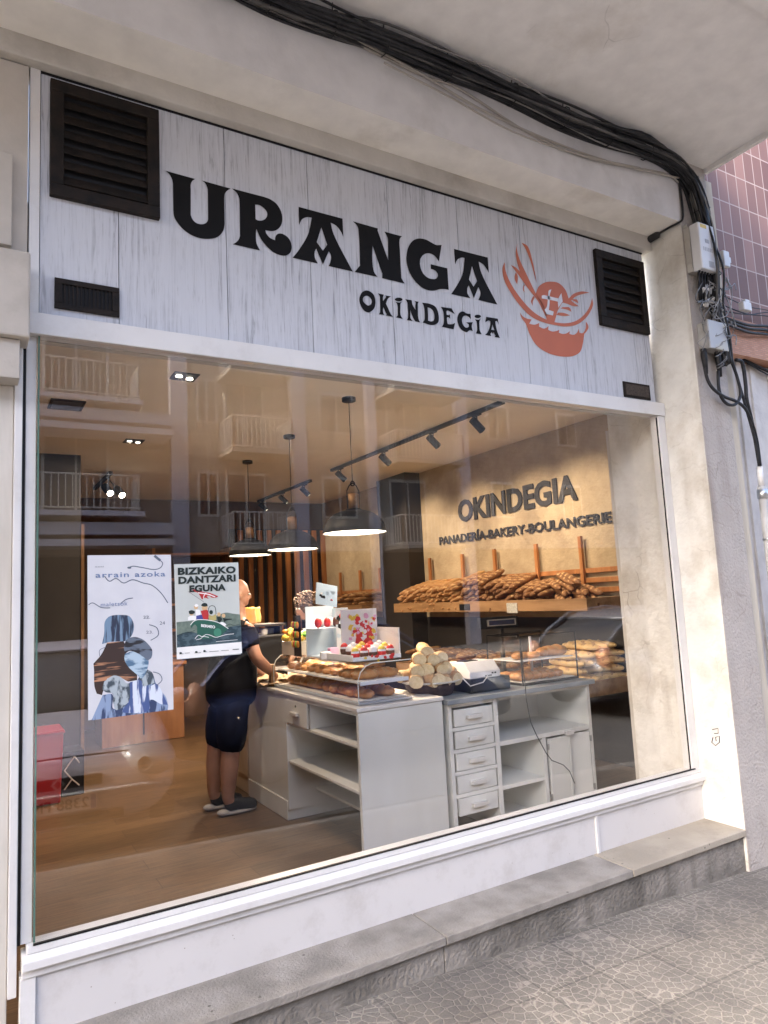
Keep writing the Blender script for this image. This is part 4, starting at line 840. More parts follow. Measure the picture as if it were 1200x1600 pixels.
q = MB(); p = PX(800, 948, 4.268); q.box(4.2655, 4.2695, p.y-.075, p.y+.075, 1.37, 1.465); q.build('price_card', mat('paper_card', (.6, .6, .56), (.4, .4, .38), scale=60, rough=.8), u1)
q = MB(); p = PX(726, 948, 4.268); q.box(4.2655, 4.2695, p.y-.09, p.y+.09, 1.40, 1.465); q.build('price_card', BLK, u1)
u2 = shelf_unit('bread_shelf', 'second upper wooden shelf beyond the dark column, stacked with loaves', 5.32, 7.38, 4.27, 1.385, 1.49, ())
q = MB()
for z in (1.53, 1.65): q.box(4.765, 4.785, 5.33, 7.37, z, z+.045)
q.build('back_rail', WOOD, u2)
for px in (593, 562, 531, 503):
    p = PX(px, 885, 4.75); q = MB(); q.box(4.735, 4.764, p.y-.022, p.y+.022, 1.49, 1.98); q.build('upright', WOOD, u2)
u3 = shelf_unit('bread_shelf', 'lower wooden shelf under the long upper one, stacked with thick pale baguettes', 1.40, 4.4, 4.2, .67, .80, ())
u4 = shelf_unit('bread_shelf', 'lower wooden shelf beyond the dark column in the shade', 5.35, 7.3, 4.27, .67, .80, ())
# upper shelf: three heaps
G1 = 'baguettes piled on the long upper shelf'
for j, y in enumerate(np.arange(1.56, 4.42, .078)):
    nl = 3 if y > 1.75 else 1
    if 2.85 < y < 3.3: nl = 4
    if 1.9 < y < 2.4: nl = 2
    for k in range(nl+2):
        if y < 2.0: rz = R_(random.uniform(45, 70)); me = random.choice(BAGD); lb = 'dark crusted baguette lying along the near end of the long upper shelf'; gx = 4.54; g = 'dark baguettes at the near end of the upper shelf'
        elif y < 3.25: rz = R_(random.uniform(6, 24)); me = random.choice(BAGD+[BAG[3]]); lb = 'brown baguette lying slantwise midway along the long upper shelf'; gx = 4.53; g = 'brown baguettes in the middle of the upper shelf'
        else: rz = R_(random.uniform(-4, 18)); me = random.choice(BAG[:3]); lb = 'golden baguette on the far half of the long upper shelf'; gx = 4.53; g = 'golden baguettes in the far half of the upper shelf'
        lump(me, 'baguette', (gx+random.uniform(-.015, .015), y+random.uniform(-.02, .02)+(k % 2)*.03, 1.42+k*.056), rz, lb, 'baguette', g, s=1.08 if y > 2 else 1., ry=random.uniform(-.2, -.04)-.03*k)
for y in np.arange(5.42, 7.3, .11):
    for k in range(3 if y > 6 else 4): lump(random.choice(BAG), 'baguette', (4.53, y+random.uniform(-.02, .02), 1.42+k*.06), R_(random.uniform(0, 45)), 'baguette on the second upper shelf beyond the dark column', 'baguette', 'baguettes on the shelf beyond the column', ry=random.uniform(-.1, .05))
for j in range(6):
    for k in range(6 if j > 1 else 5):
        lump(random.choice(BAGP), 'baguette', (4.27+j*.088+(k % 2)*.03, 1.70+random.uniform(-.05, .05), .705+k*.066), R_(90+random.uniform(-9, 9)), 'thick pale baguette stacked end on at the near end of the lower shelf', 'baguette', 'pale baguettes stacked on the lower shelf', rx=random.uniform(-.04, .04))
for y in np.arange(2.15, 4.3, .11):
    for k in range(4): lump(random.choice(BAG+BAGD), 'baguette', (4.48, y+random.uniform(-.02, .02), .705+k*.064), R_(random.uniform(-15, 35)), 'baguette on the dim far half of the lower shelf', 'baguette', 'baguettes on the far half of the lower shelf', ry=random.uniform(-.1, .02))

# socket low on the dark wall
q = MB(); p = PX(998, 1133, XW-.004); q.box(XW-.016, XW-.0035, p.y-.04, p.y+.04, p.z-.045, p.z+.045); q.build('wall_socket', WHITE, bevel=.003, label='small white socket low on the dark side wall', cat='wall socket')

# ------------------------------------------------------------------ display case 1 on white counter
TRAY = mat('white_tray', (.72, .74, .76), rough=.25)
PAPER = mat('baking_paper', (.78, .76, .70), (.7, .67, .6), scale=12, rough=.8, bump=.3)
STEEL = mat('steel', (.55, .56, .57), rough=.3, metal=.9)
dc = thing('display_case', 'clear acrylic case with two trays of pastries on the white counter', 'display case', (2.07, 1.7, .93))
x0, x1, y0, y1, zb = 1.875, 2.27, 1.02, 2.42, .931
q = MB(); q.box(x0, x1, y0, y1, zb, zb+.014); q.build('base', STEEL, dc, bevel=.002)
q = MB(); prof = [(x0, zb+.015), (x0, zb+.15), (x0+.02, zb+.20), (x0+.06, zb+.235), (x0+.11, zb+.25), (x1, zb+.25)]
for (a, b) in zip(prof[:-1], prof[1:]):
    q.quad((a[0], y0, a[1]), (a[0], y1, a[1]), (b[0], y1, b[1]), (b[0], y0, b[1]))
q.add([(x, y0, z) for x, z in prof]+[(x1, y0, zb+.015)], [tuple(range(7))]); q.add([(x, y1, z) for x, z in prof]+[(x1, y1, zb+.015)], [tuple(range(7))]); q.build('cover', ACRY, dc)
q = MB(); q.tube([(x, y0-.001, z) for x, z in prof], .0035, 6); q.tube([(x, y1, z) for x, z in prof], .0035, 6); q.tube([(x0, y0, zb+.016), (x0, y1, zb+.016)], .004, 6); q.build('cover_edge', mat('acrylic_edge', (.6, .66, .66), rough=.15), dc)
q = MB(); q.box(x0+.03, x1-.01, y0+.02, y1-.02, zb+.125, zb+.135); q.box(x0+.02, x1-.02, y0+.004, y0+.018, zb+.118, zb+.142); q.build('tray', TRAY, dc, bevel=.002)
q = MB(); q.box(x0+.02, x1-.02, y0+.05, y1-.03, zb+.0145, zb+.02); q.box(x0+.04, x1-.03, y0+.05, y1-.03, zb+.1355, zb+.139); q.build('paper', PAPER, dc)
for j, y in enumerate(np.arange(y0+.13, y1-.1, .125)):
    for i, x in enumerate((x0+.12, x0+.27)):
        lump(random.choice(ROLL if j < 2 else BUN), 'pastry', (x, y, zb+.138), R_(random.uniform(-20, 20)), 'glazed pastry on the upper tray of the acrylic case', 'pastry', 'pastries on the upper tray of the case', s=.95)
        lump(random.choice(ROLL), 'pastry', (x, y+.02, zb+.02), R_(random.uniform(40, 100)), 'plaited pastry on the lower paper of the acrylic case', 'pastry', 'pastries in the bottom of the case', s=.95)
# wooden end block
q = MB(); q.box(1.86, 1.90, 2.44, 2.50, .929, 1.10); q.build('wooden_block', BRASS, bevel=.004, label='small brown wooden block at the far end of the acrylic case', cat='block')

# chocolate egg and sweet displays on top of the case
CARD = mat('white_card', (.8, .8, .8), rough=.5); REDC = mat('red_print', (.62, .03, .03), rough=.4); BLUC = mat('blue_print', (.35, .47, .62), rough=.5); YEL = mat('yellow_print', (.75, .55, .08), rough=.5)
GRN = mat('green_print', (.2, .5, .08), rough=.5); PNK = mat('pink_print', (.75, .4, .6), rough=.5); BRNC = mat('brown_print', (.12, .05, .03), rough=.5); ORC = mat('orange_print', (.8, .3, .04), rough=.5)
def splat(q, mats, o, ux, uy, w, h, n, seed, smin=.01, smax=.03):
    rd = random.Random(seed); ux, uy = Vector(ux), Vector(uy); nn = ux.cross(uy)*.0012
    for i in range(n):
        a, b = rd.uniform(.05, .9)*w, rd.uniform(.05, .9)*h; s = rd.uniform(smin, smax); q.cm = rd.randrange(len(mats)); c = Vector(o)+ux*a+uy*b
        m = rd.randint(4, 7); q.add([c+ux*s*cos(2*pi*k/m+i)*rd.uniform(.6, 1.1)+uy*s*sin(2*pi*k/m+i)*rd.uniform(.5, 1)+nn*(1+i*.05) for k in range(m)], [tuple(range(m))])
zt = zb+.252
e1 = thing('egg_display', 'red and white cardboard tray of foil wrapped chocolate eggs on the acrylic case', 'sweet display', (2.1, 1.25, zt), 0)
q = MB(); q.box(1.90, 2.26, 1.12, 1.50, zt, zt+.006); q.box(1.90, 2.26, 1.12, 1.126, zt, zt+.032); q.box(1.90, 1.906, 1.126, 1.50, zt, zt+.045); q.box(2.254, 2.26, 1.126, 1.5, zt, zt+.20)
q.box(1.98, 2.26, 1.42, 1.428, zt+.0065, zt+.33); q.build('tray', CARD, e1)
q = MB(); splat(q, None or [REDC, REDC, YEL], (1.90, 1.1195, zt), (1, 0, 0), (0, 0, 1), .36, .045, 9, 3, .008, .02); q.build('print', [REDC, REDC, YEL], e1)
q = MB(); mt = [REDC, YEL, CARD, PNK]; splat(q, mt, (2.03, 1.4195, zt+.12), (1, 0, 0), (0, 0, 1), .24, .2, 60, 4, .008, .026); q.cm = 0; q.add([(2.08, 1.4175, zt+.1), (2.20, 1.4175, zt+.08), (2.24, 1.4175, zt+.17), (2.19, 1.4175, zt+.22), (2.10, 1.4175, zt+.2)], [(0, 1, 2, 3, 4)]); q.build('header_print', mt, e1)
for i in range(5):
    for j in range(3):
        q = MB(); x, y = 1.945+i*.066, 1.17+j*.075; q.cm = 0; zz = zt+.012+j*.012; q.lathe([(.0, 0), (.024, .008), (.028, .03), (.027, .042)], (x, y, zz), 14); q.cm = 1; q.lathe([(.027, .042), (.0265, .055)], (x, y, zz), 14); q.cm = 2; q.lathe([(.0265, .055), (.020, .070), (.01, .079), (0, .082)], (x, y, zz), 14)
        tag(q.build('chocolate_egg', [BRNC if (i+j) % 3 else REDC, CARD, [YEL, REDC, CARD][(i+2*j) % 3]], smooth=True), 'foil wrapped chocolate egg standing in the red and white tray', 'chocolate egg', 'chocolate eggs in the cardboard tray')
for i, (x, y, m, lb) in enumerate(((1.92, 1.56, CARD, 'small white box lying between the egg tray and the blue stand'), (2.0, 1.60, PNK, 'small pink packet lying between the egg tray and the blue stand'), (2.2, 1.62, REDC, 'small red packet behind the egg tray'))):
    q = MB(); q.box(x-.035, x+.035, y-.02, y+.02, zt, zt+.05+.02*i, Matrix.Rotation(R_(20*i-15), 3, 'Z')); q.build('sweet_packet', m, bevel=.003, label=lb, cat='sweet packet')
e2 = thing('sweet_display', 'tall pale blue cardboard sweet stand with a tilted printed header', 'sweet display', (2.05, 1.75, zt), 0)
q = MB(); q.box(1.93, 2.16, 1.66, 1.90, zt, zt+.006); q.box(2.06, 2.16, 1.66, 1.666, zt+.007, zt+.34); q.box(1.93, 2.16, 1.894, 1.90, zt+.007, zt+.36); q.box(1.90, 2.06, 1.66, 1.9, zt+.2, zt+.206); q.box(2.154, 2.16, 1.667, 1.893, zt+.007, zt+.34); q.build('stand', [mat('pale_blue_card', (.50, .58, .66), rough=.5)], e2)
q = MB(); q.box(1.93, 2.10, 1.70, 1.706, zt+.36, zt+.52, Matrix.Rotation(R_(12), 3, 'Y') @ Matrix.Rotation(R_(-15), 3, 'X')); q.build('header', BLUC, e2)
q = MB(); mt = [REDC, CARD, BLK, BLUC]; splat(q, mt, (2.065, 1.6585, zt+.02), (1, 0, 0), (0, 0, 1), .09, .3, 10, 6, .01, .03); splat(q, mt, (1.95, 1.69, zt+.38), (1, 0, 0), (0, .1, 1), .13, .12, 9, 7, .01, .03); q.build('print', mt, e2)
for i, m in enumerate((REDC, REDC, CARD, REDC, BRNC)):
    q = MB(); q.ell((1.93+.035*i, 1.68+.02*(i % 2), zt+.245), .026, .026, .036); tag(q.build('wrapped_sweet', [REDC, CARD][i % 2] if m is not BRNC else BRNC, smooth=True), 'red and white wrapped sweet on the ledge of the pale blue stand', 'sweet', 'wrapped sweets on the pale blue stand')
e3 = thing('lollipop_display', 'clear pot of yellow and green wrapped sweets beside the acrylic case top', 'sweet display', (1.95, 2.15, zt), 0)
q = MB(); q.box(1.90, 2.06, 2.05, 2.30, zt, zt+.10); q.build('box', mat('translucent_card', (.5, .47, .42), rough=.3), e3, bevel=.004)
q = MB(); mt = [YEL, GRN, ORC, YEL, CARD]
for i in range(26):
    q.cm = i % 5; q.ell((1.90+random.random()*.17, 2.05+random.random()*.26, zt+.12+random.random()*.06), .03, .03, .018, 8, 5, Matrix.Rotation(random.random()*3, 3, 'X'))
q.build('wrapper', mt, e3, smooth=True)
e4 = thing('snack_card', 'hanging card of small black and orange snack packets by the pale blue stand', 'sweet display', (1.93, 1.98, zt), 0)
q = MB(); q.box(1.90, 1.905, 1.93, 2.06, zt, zt+.30); q.build('card', BLK, e4)
q = MB(); mt = [ORC, GRN, REDC, YEL]
for i in range(12): q.cm = i % 4; q.ell((1.885, 1.95+.03*(i % 4), zt+.09+.07*(i//4)), .012, .018, .026, 8, 6)
q.build('packet', mt, e4, smooth=True)

# basket of cut loaves
WICK = mat('dark_wicker', (.05, .03, .022), (.09, .055, .04), scale=30, rough=.7, bump=.8, bscale=60)
bk = thing('wicker_basket', 'dark wicker basket lined with paper beside the acrylic case', 'basket', (2.52, 1.22, .905))
q = MB(); prof = []
for i in range(9):
    z = .905+i*.0095; prof += [(.145+i*.0045+(.003 if i % 2 else 0), z)]
q.lathe([(0, .905)]+prof+[(.175, .99), (0, .975)], (2.56, 1.24, 0), 40); q.build('weave', WICK, bk, smooth=True)
q = MB(); q.lathe([(.05, .982), (.17, .992), (.205, 1.005), (.212, 1.0), (.2, .992)], (2.56, 1.24, 0), 36); q.build('paper_liner', PAPER, bk, smooth=True)
k = 0
for (dx, dz, dy, an) in [(-.15, 0, -.06, 60), (-.09, 0, -.09, 110), (-.02, 0, -.1, 80), (.05, 0, -.09, 70), (.12, 0, -.06, 100), (-.12, .065, -.03, 70), (-.05, .065, -.06, 60), (.02, .065, -.05, 95), (.09, .065, -.03, 80), (-.08, .13, 0, 70), (-.01, .13, -.02, 85), (.06, .12, 0, 100), (-.02, .185, .02, 75), (-.14, .02, .06, 20), (.14, .02, .05, 150), (0, .03, .1, 0)]:
    lump(CUTL[k % 2], 'cut_loaf', (2.56+dx, 1.24+dy, .985+dz), R_(an-8), 'piece of pale cut loaf heaped in the dark wicker basket', 'bread', 'cut loaves in the wicker basket', ry=random.uniform(-.2, .1), rx=random.uniform(-.1, .1)); k += 1

# till box + receipt printer, cable
tl = thing('cash_drawer', 'black cash drawer on the grey worktop under the receipt printer', 'cash drawer', (2.92, 1.2, .903))
q = MB(); q.box(2.755, 3.105, 1.04, 1.42, .904, .995); q.build('body', mat('black_metal', (.014, .016, .018), rough=.45), tl, bevel=.004)
q = MB(); q.box(2.775, 3.085, 1.036, 1.0395, .915, .985); q.build('front', mat('black_metal_front', (.02, .023, .026), rough=.35), tl)
pr = thing('receipt_printer', 'white receipt printer with black markings on the black cash drawer', 'printer', (2.9, 1.2, .996))
q = MB(); q.slab([(2.76, 1.05, .997), (2.76, 1.33, .997), (2.78, 1.33, 1.10), (2.78, 1.14, 1.105), (2.765, 1.055, 1.04)], (.27, 0, 0)); q.build('body', WHITE, pr, bevel=.006)
q = MB(); q.box(2.80, 2.93, 1.17, 1.25, 1.103, 1.109); q.box(2.95, 2.965, 1.047, 1.0485, 1.02, 1.03); q.box(2.975, 2.99, 1.047, 1.0485, 1.02, 1.03); q.box(2.89, 2.95, 1.047, 1.0485, 1.005, 1.014); q.build('marking', BLK, pr)
q = MB(); pts = [PY(815, 1012, 1.05), PY(818, 1050, 1.04), PY(821, 1073, .92)]+[PY(a, b, .915) for a, b in ((822, 1090), (829, 1128), (838, 1148), (853, 1176), (862, 1188), (880, 1195), (890, 1205), (898, 1224))]
q.tube(pts, .0032, 6); tag(q.build('cable', BLK, smooth=True), 'thin black cable hanging down the front of the drawer cabinet', 'cable')
q = MB(); q.tube([PY(723, 1060, 1.03), PY(735, 1072, 1.02), PY(755, 1066, 1.02), PY(762, 1056, 1.035)], .004, 6); tag(q.build('cable', WHITE, smooth=True), 'short white lead looping at the foot of the receipt printer', 'cable')
# display case 2
d2 = thing('display_case', 'black framed glass case with rolls and a white tray on the grey worktop', 'display case', (3.5, 1.2, .903))
x0, x1, y0, y1, z0, z1 = 3.22, 3.775, 1.04, 1.42, .904, 1.25
q = MB(); q.box(x0, x1, y0, y1, z0, z0+.016); q.build('base', BLK, d2)
q = MB()
for (x, y) in ((x0, y0), (x1-.008, y0), (x0, y1), (x1-.008, y1)): q.box(x, x+.008, y, y+.008, z0+.0165, z1)
q.box(x0, x1, y0, y0+.006, z1+.0005, z1+.007); q.box(x0, x1, y1, y1+.008, z1+.0005, z1+.007); q.build('frame', BLK, d2)
q = MB(); q.quad((x0+.009, y0+.002, z0+.02), (x1-.009, y0+.002, z0+.02), (x1-.009, y0+.002, z1), (x0+.009, y0+.002, z1)); q.quad((x0+.002, y0+.01, z0+.02), (x0+.002, y1, z0+.02), (x0+.002, y1, z1), (x0+.002, y0+.01, z1)); q.quad((x0, y0+.008, z1-.001), (x1, y0+.008, z1-.001), (x1, y1, z1-.001), (x0, y1, z1-.001)); q.build('glass', ACRY, d2)
q = MB(); q.box(x0+.012, x1-.012, y0+.03, y1-.02, z0+.165, z0+.172); q.box(x0+.27, x0+.29, y0+.2, y0+.21, z0+.017, z0+.33); q.build('tray', TRAY, d2, bevel=.002)
q = MB(); q.box(x0+.02, x1-.02, y0+.02, y1-.03, z0+.017, z0+.021); q.build('paper', PAPER, d2)
for i, x in enumerate(np.arange(x0+.06, x1-.08, .075)):
    lump(random.choice(BUN), 'bun', (x, y0+.12, z0+.022), R_(random.uniform(60, 100)), 'round glazed bun in the bottom of the black framed case', 'bun', 'buns in the bottom of the black framed case', s=1.1)
    lump(random.choice(BUN), 'bun', (x, y0+.25, z0+.022), R_(random.uniform(60, 100)), 'round glazed bun in the bottom of the black framed case', 'bun', 'buns in the bottom of the black framed case', s=1.1)
for i, (dx, me, s) in enumerate(((.10, BUN[0], .9), (.17, BUN[1], .9), (.24, BUN[0], .9), (.40, ROLL[0], 1.05), (.46, ROLL[1], 1.1))):
    lump(me, 'roll', (x0+dx, y0+.14+.03*(i % 2), z0+.173), R_(random.uniform(-15, 20)), 'golden roll on the white tray of the black framed case', 'roll', 'rolls on the white tray of the black framed case', s=s)
# scales behind the case
sc2 = thing('shop_scales', 'black electronic scales with a grey framed display behind the glass case', 'scales', (3.6, 1.75, .9))
q = MB(); q.box(3.50, 3.95, 1.6, 2.1, .003, .898); q.box(3.70, 3.73, 1.82, 1.85, .899, 1.27); q.build('stand', DARK, sc2)
rr = Matrix.Rotation(R_(-12), 3, 'Z')
q = MB(); q.box(3.50, 3.86, 1.80, 1.86, 1.272, 1.37, rr); q.build('housing', BLK, sc2, bevel=.006)
q = MB(); q.box(3.56, 3.83, 1.788, 1.797, 1.295, 1.35, rr, (3.68, 1.83, 1.32)); q.build('display_frame', STEEL, sc2)
q = MB(); q.box(3.575, 3.815, 1.784, 1.787, 1.303, 1.342, rr, (3.68, 1.83, 1.32)); q.build('display', mat('lcd', (.02, .025, .06), rough=.2), sc2)

# paper bags and cloth heap by the man's hand
cl = MB(); rd = random.Random(4)
for i in range(7):
    cx0, cy0 = 2.0+rd.uniform(-.12, .12), 2.62+rd.uniform(-.16, .2); n = 9; z0 = .931+i*.006
    vs = [(cx0, cy0, z0+.03+rd.random()*.05)]+[(cx0+rd.uniform(.06, .16)*cos(2*pi*k/n), cy0+rd.uniform(.06, .16)*sin(2*pi*k/n), z0+rd.random()*.035) for k in range(n)]
    cl.add(vs, [(0, 1+k, 1+(k+1) % n) for k in range(n)])
o = cl.build('paper_bags', mat('kraft_paper', (.60, .43, .27), (.5, .34, .2), scale=10, rough=.7), label='crumpled heap of brown paper bags on the counter under the hand of the customer', cat='paper bags')
md = o.modifiers.new('s', 'SOLIDIFY'); md.thickness = .003
# coffee machine + snack bags at the back of the counter
cm = thing('coffee_machine', 'dark coffee machine standing on the far end of the white counter', 'coffee machine', (2.2, 3.3, .93))
q = MB(); q.box(1.96, 2.26, 3.05, 3.50, .93, 1.30); q.build('body', BLK, cm, bevel=.015)
q = MB(); q.box(1.94, 1.959, 3.1, 3.45, 1.16, 1.28); q.box(1.98, 2.24, 3.03, 3.049, .99, 1.02); q.build('front_trim', STEEL, cm, bevel=.003)
q = MB(); q.lathe([(.03, 1.301), (.035, 1.36), (0, 1.36)], (2.1, 3.2, 0), 16); q.lathe([(.03, 1.301), (.035, 1.35), (0, 1.35)], (2.2, 3.3, 0), 16); q.build('cup', WHITE, cm, smooth=True)
for i, (y, m, lb) in enumerate(((3.35, ORC, 'orange snack bag propped at the back behind the head of the customer'), (3.5, YEL, 'yellow snack bag propped behind the orange one'))):
    q = MB(); bx0 = 1.955+i*.10; q.slab([(bx0+dx, y-.2, 1.397+dz) for dx, dz in ((-.055, 0), (.055, .005), (.062, .06), (.052, .12), (.06, .155), (.02, .148), (-.02, .158), (-.06, .15), (-.052, .1), (-.06, .05))], (.01, .045, .0)); q.build('snack_bag', mat('snack_'+str(i), m.node_tree.nodes['Principled BSDF'].inputs[0].default_value[:3], (.45, .3, .2), scale=9, rough=.4), bevel=.012, label=lb, cat='snack bag')
q = MB(); q.box(1.92, 2.28, 3.12, 3.48, 1.375, 1.395); q.box(1.965, 1.985, 3.14, 3.46, 1.302, 1.3745); q.box(2.23, 2.25, 3.14, 3.46, 1.302, 1.3745)
q.build('snack_shelf', DARK, label='small dark riser shelf over the coffee machine carrying snack bags', cat='shelf')

# ================================================================== POSTERS (stuck to the inside of the glass)
def stripe(name, c1, c2, stretch, scale=30, rough=.6): return mat(name, c1, c2, scale=scale, rough=rough, stretch=stretch, lo=.46, hi=.54, detail=4)
PB = mat('poster_paper', (.62, .63, .66), (.57, .58, .62), scale=8, rough=.5)
class Flat:
    """art traced on the sheet: each layer sits a hair in front of the last"""
    def __init__(s, ox, oy, sc_): s.o = (ox, oy, sc_); s.y = -.0112; s.q = MB(); s.m = []
    def P(s, x, y): p = PY(s.o[0]+x/s.o[2], s.o[1]+y/s.o[2], 0.); return Vector((p.x, s.y, p.z))
    def mid(s, m):
        if m not in s.m: s.m.append(m)
        s.q.cm = s.m.index(m); s.y -= .00006
    def shape(s, txt, m):
        s.mid(m); L_ = [[(lambda p: (p.x, p.z))(s.P(x, y)) for x, y in cr(t)] for t in ([txt] if isinstance(txt, str) else txt)]
        vs, fs = fill_mesh(L_); s.q.add([(v[0], s.y, v[1]) for v in vs], fs)
    def stroke(s, txt, w, m):
        s.mid(m); pts = [tuple(map(float, t.split(','))) for t in txt.split()]
        if len(pts) > 2:
            o = []
            for i in range(len(pts)-1):
                p0, p1, p2, p3 = [np.array(pts[min(max(j, 0), len(pts)-1)]) for j in (i-1, i, i+1, i+2)]
                for k in range(6):
                    t = k/6; o.append(tuple(.5*((2*p1)+(-p0+p2)*t+(2*p0-5*p1+4*p2-p3)*t*t+(-p0+3*p1-3*p2+p3)*t**3)))
            pts = o+[pts[-1]]
        P3 = [s.P(*p) for p in pts]; vs = []
        for i, p in enumerate(P3):
            d = (P3[min(i+1, len(P3)-1)]-P3[max(i-1, 0)]); d.normalize(); nn = Vector((-d.z, 0, d.x))*w/2; vs += [p+nn, p-nn]
        s.q.add(vs, [(2*i, 2*i+1, 2*i+3, 2*i+2) for i in range(len(P3)-1)])
    def text(s, t, a, b, h, m, bold=0., sp=1.):
        s.mid(m); A, B = s.P(*a), s.P(*b); C = s.P(a[0], a[1]-h); d = B-A; uy = (C-A)
        text_fit(s.q, t, A, d.normalized(), uy.normalized(), d.length, uy.length, nrm=(0, -1, 0), bold=bold, spacing=sp)
def sheet(name, label, quad, m):
    t = thing(name, label, 'poster', (PY(*quad[3]).x, -.0105, PY(*quad[3]).z))
    q = MB(); c = [PY(*p) for p in quad]; q.slab([(p.x, -.0111, p.z) for p in c], (0, .0008, 0)); q.build('paper', m, t); return t
p1 = sheet('large_poster', 'tall white poster with a blue and brown collage of figures stuck on the window', [(136, 868), (266, 867), (270, 1108), (137, 1125)], PB)
A = Flat(120, 850, 4.2857)
INK = mat('grey_ink', (.10, .13, .18), rough=.6); SLT = mat('slate_ink', (.13, .20, .36), rough=.6)
NB = stripe('navy_strokes', (.02, .03, .06), (.16, .25, .36), (1, 1, .12), 60); BR = stripe('brown_strokes', (.035, .018, .014), (.45, .22, .12), (.10, 1, 1), 60)
BR.node_tree.nodes['Color Ramp'].color_ramp.elements[0].position = .54; BR.node_tree.nodes['Color Ramp'].color_ramp.elements[1].position = .62
BK = stripe('black_strokes', (.015, .015, .02), (.12, .15, .2), (.3, 1, 1), 40); BF = stripe('blue_strokes', (.08, .16, .26), (.40, .52, .62), (.3, 1, .8), 50)
GS = stripe('grey_strokes', (.05, .07, .09), (.38, .44, .48), (.7, 1, .35), 50); BW = stripe('blue_white_strokes', (.06, .10, .26), (.62, .68, .78), (1, 1, .18), 50); DW = stripe('dark_blue_strokes', (.03, .05, .12), (.24, .32, .48), (1, 1, .2), 45)
A.shape("165,670c 180,600 185,520 215,485 290,475 350,485 378,540 370,600 340,640 320,650c 215,655c", NB)
A.shape("200,660c 310,650c 330,700 320,780 400,870c 400,910c 340,920c 280,890 240,885c 200,900c 165,1010c 130,1000c 115,950 112,840 108,800c 160,740", BR)
A.shape("95,1178c 130,1100 170,1010c 235,1005 240,1100 345,1060c 345,930c 400,910c 450,830c 500,860 520,920c 540,960 590,1020 608,1080c 605,1110c", DW)
A.shape("350,925c 400,910c 450,860 480,900 470,1000 480,1110 340,1130 300,1120 345,1050", BW); A.shape("475,960c 530,935 580,1020 605,1075c 560,1070 500,1040 470,1050c", BW)
A.shape("180,920c 240,880 290,890 330,930 350,930c 345,1050 260,1110 240,1060 235,1000 190,990 170,970", GS); A.shape("405,905c 450,830c 500,860 515,930c 480,940 440,950 430,915c", GS)
A.shape("318,735c 380,715 450,740 475,770 470,830 430,900 395,870 340,820 315,770", BF)
A.shape("310,690c 330,640 380,622 440,640 490,690 500,710 495,760 470,780c 420,740 350,715 320,735c", BK)
A.stroke("515,80 530,92 555,112", .010, INK); A.stroke("550,108 570,130 555,160 510,172 430,158 375,150 345,158", .0035, INK); A.shape(ellp(348, 160, 14, 7), INK)
A.stroke("182,215 200,240 220,250 260,232 310,262 370,240 440,262 500,278 560,330 605,395", .0035, INK); A.stroke("75,408 105,395 160,425 220,428", .003, INK); A.stroke("290,400 325,372 372,362", .003, INK)
A.stroke("480,540 530,560 540,610 490,645", .003, INK); A.stroke("505,855 550,870 565,910 530,945", .003, INK); A.stroke("190,690 150,710 150,750", .002, INK)
A.text('arrain azoka', (122, 227), (588, 218), 36, SLT, .01, 1.15); A.text('xxxi', (118, 158), (176, 157), 9, INK); A.text('maletsok', (157, 420), (336, 411), 27, SLT, 0, 1.1)
A.text('22.', (440, 500), (486, 499), 19, INK); A.text('24', (550, 541), (585, 539), 22, INK); A.text('23.', (460, 600), (506, 599), 19, INK)
A.q.build('artwork', A.m, p1)
p2 = sheet('small_poster', 'smaller pale poster headed BIZKAIKO DANTZARI EGUNA with a green boat', [(271, 882), (371, 879), (375, 1022), (275, 1030)], mat('poster_pale', (.54, .57, .54), (.50, .53, .50), scale=5, rough=.5))
A = Flat(260, 870, 9.2308)
DG = mat('poster_dark', (.012, .022, .02), rough=.5); HIL = mat('poster_hill', (.17, .22, .18), (.12, .16, .13), scale=60); SEA = stripe('poster_sea', (.02, .045, .06), (.06, .10, .12), (.4, 1, 1), 70)
GB = mat('boat_green', (.02, .10, .07), rough=.5); WH = mat('poster_white', (.8, .8, .78), rough=.5); SK = mat('poster_skin', (.62, .42, .22), rough=.6); RD = mat('poster_red', (.45, .03, .03), rough=.5); BL = mat('poster_blue', (.05, .06, .25), rough=.5); YL = mat('poster_straw', (.45, .38, .15), rough=.5)
A.shape("135,943c 330,925c 420,890 500,880 640,870 800,815 860,805 950,820 1053,832c 1064,1060c 800,1100 400,1140 140,1160c", HIL)
A.shape("140,1130c 300,1080 500,1110 700,1060 900,1010 1064,985c 1070,1228c 142,1310c", SEA)
A.shape("142,1308c 1070,1226c 1078,1388c 142,1478c", WH)
for (x, y, r) in ((350, 810, 34), (415, 725, 30), (540, 735, 42), (745, 830, 26), (812, 850, 26)): A.shape(ellp(x, y, r, r*1.1), SK)
A.shape("310,785c 350,770 400,790 395,815c 350,830 320,820", DG); A.shape("485,700c 520,668 570,675 585,712c 540,720 510,715", DG); A.shape("390,700c 420,680 450,700 445,715c 410,725", WH)
A.shape("300,870c 350,850 410,860 410,915c 300,918c", WH); A.shape("410,760c 470,770 480,880c 500,905 410,905c", WH); A.shape("418,850c 510,840 520,900c 418,905c", BL); A.shape("482,780c 580,770 585,905 520,900c", RD)
A.shape("600,835c 650,850 700,830 705,910c 620,930 600,880", YL); A.shape(ellp(632, 800, 26, 30), DG); A.stroke("590,800 600,735 640,705 690,730 703,830", .0022, DG)
A.shape("715,870c 760,865 790,900 760,945c 730,940c", DG); A.shape("800,880c 850,890 930,895 930,905c 850,920 820,945c", DG); A.shape("760,945c 800,940 850,980 820,1000c 770,980", WH)
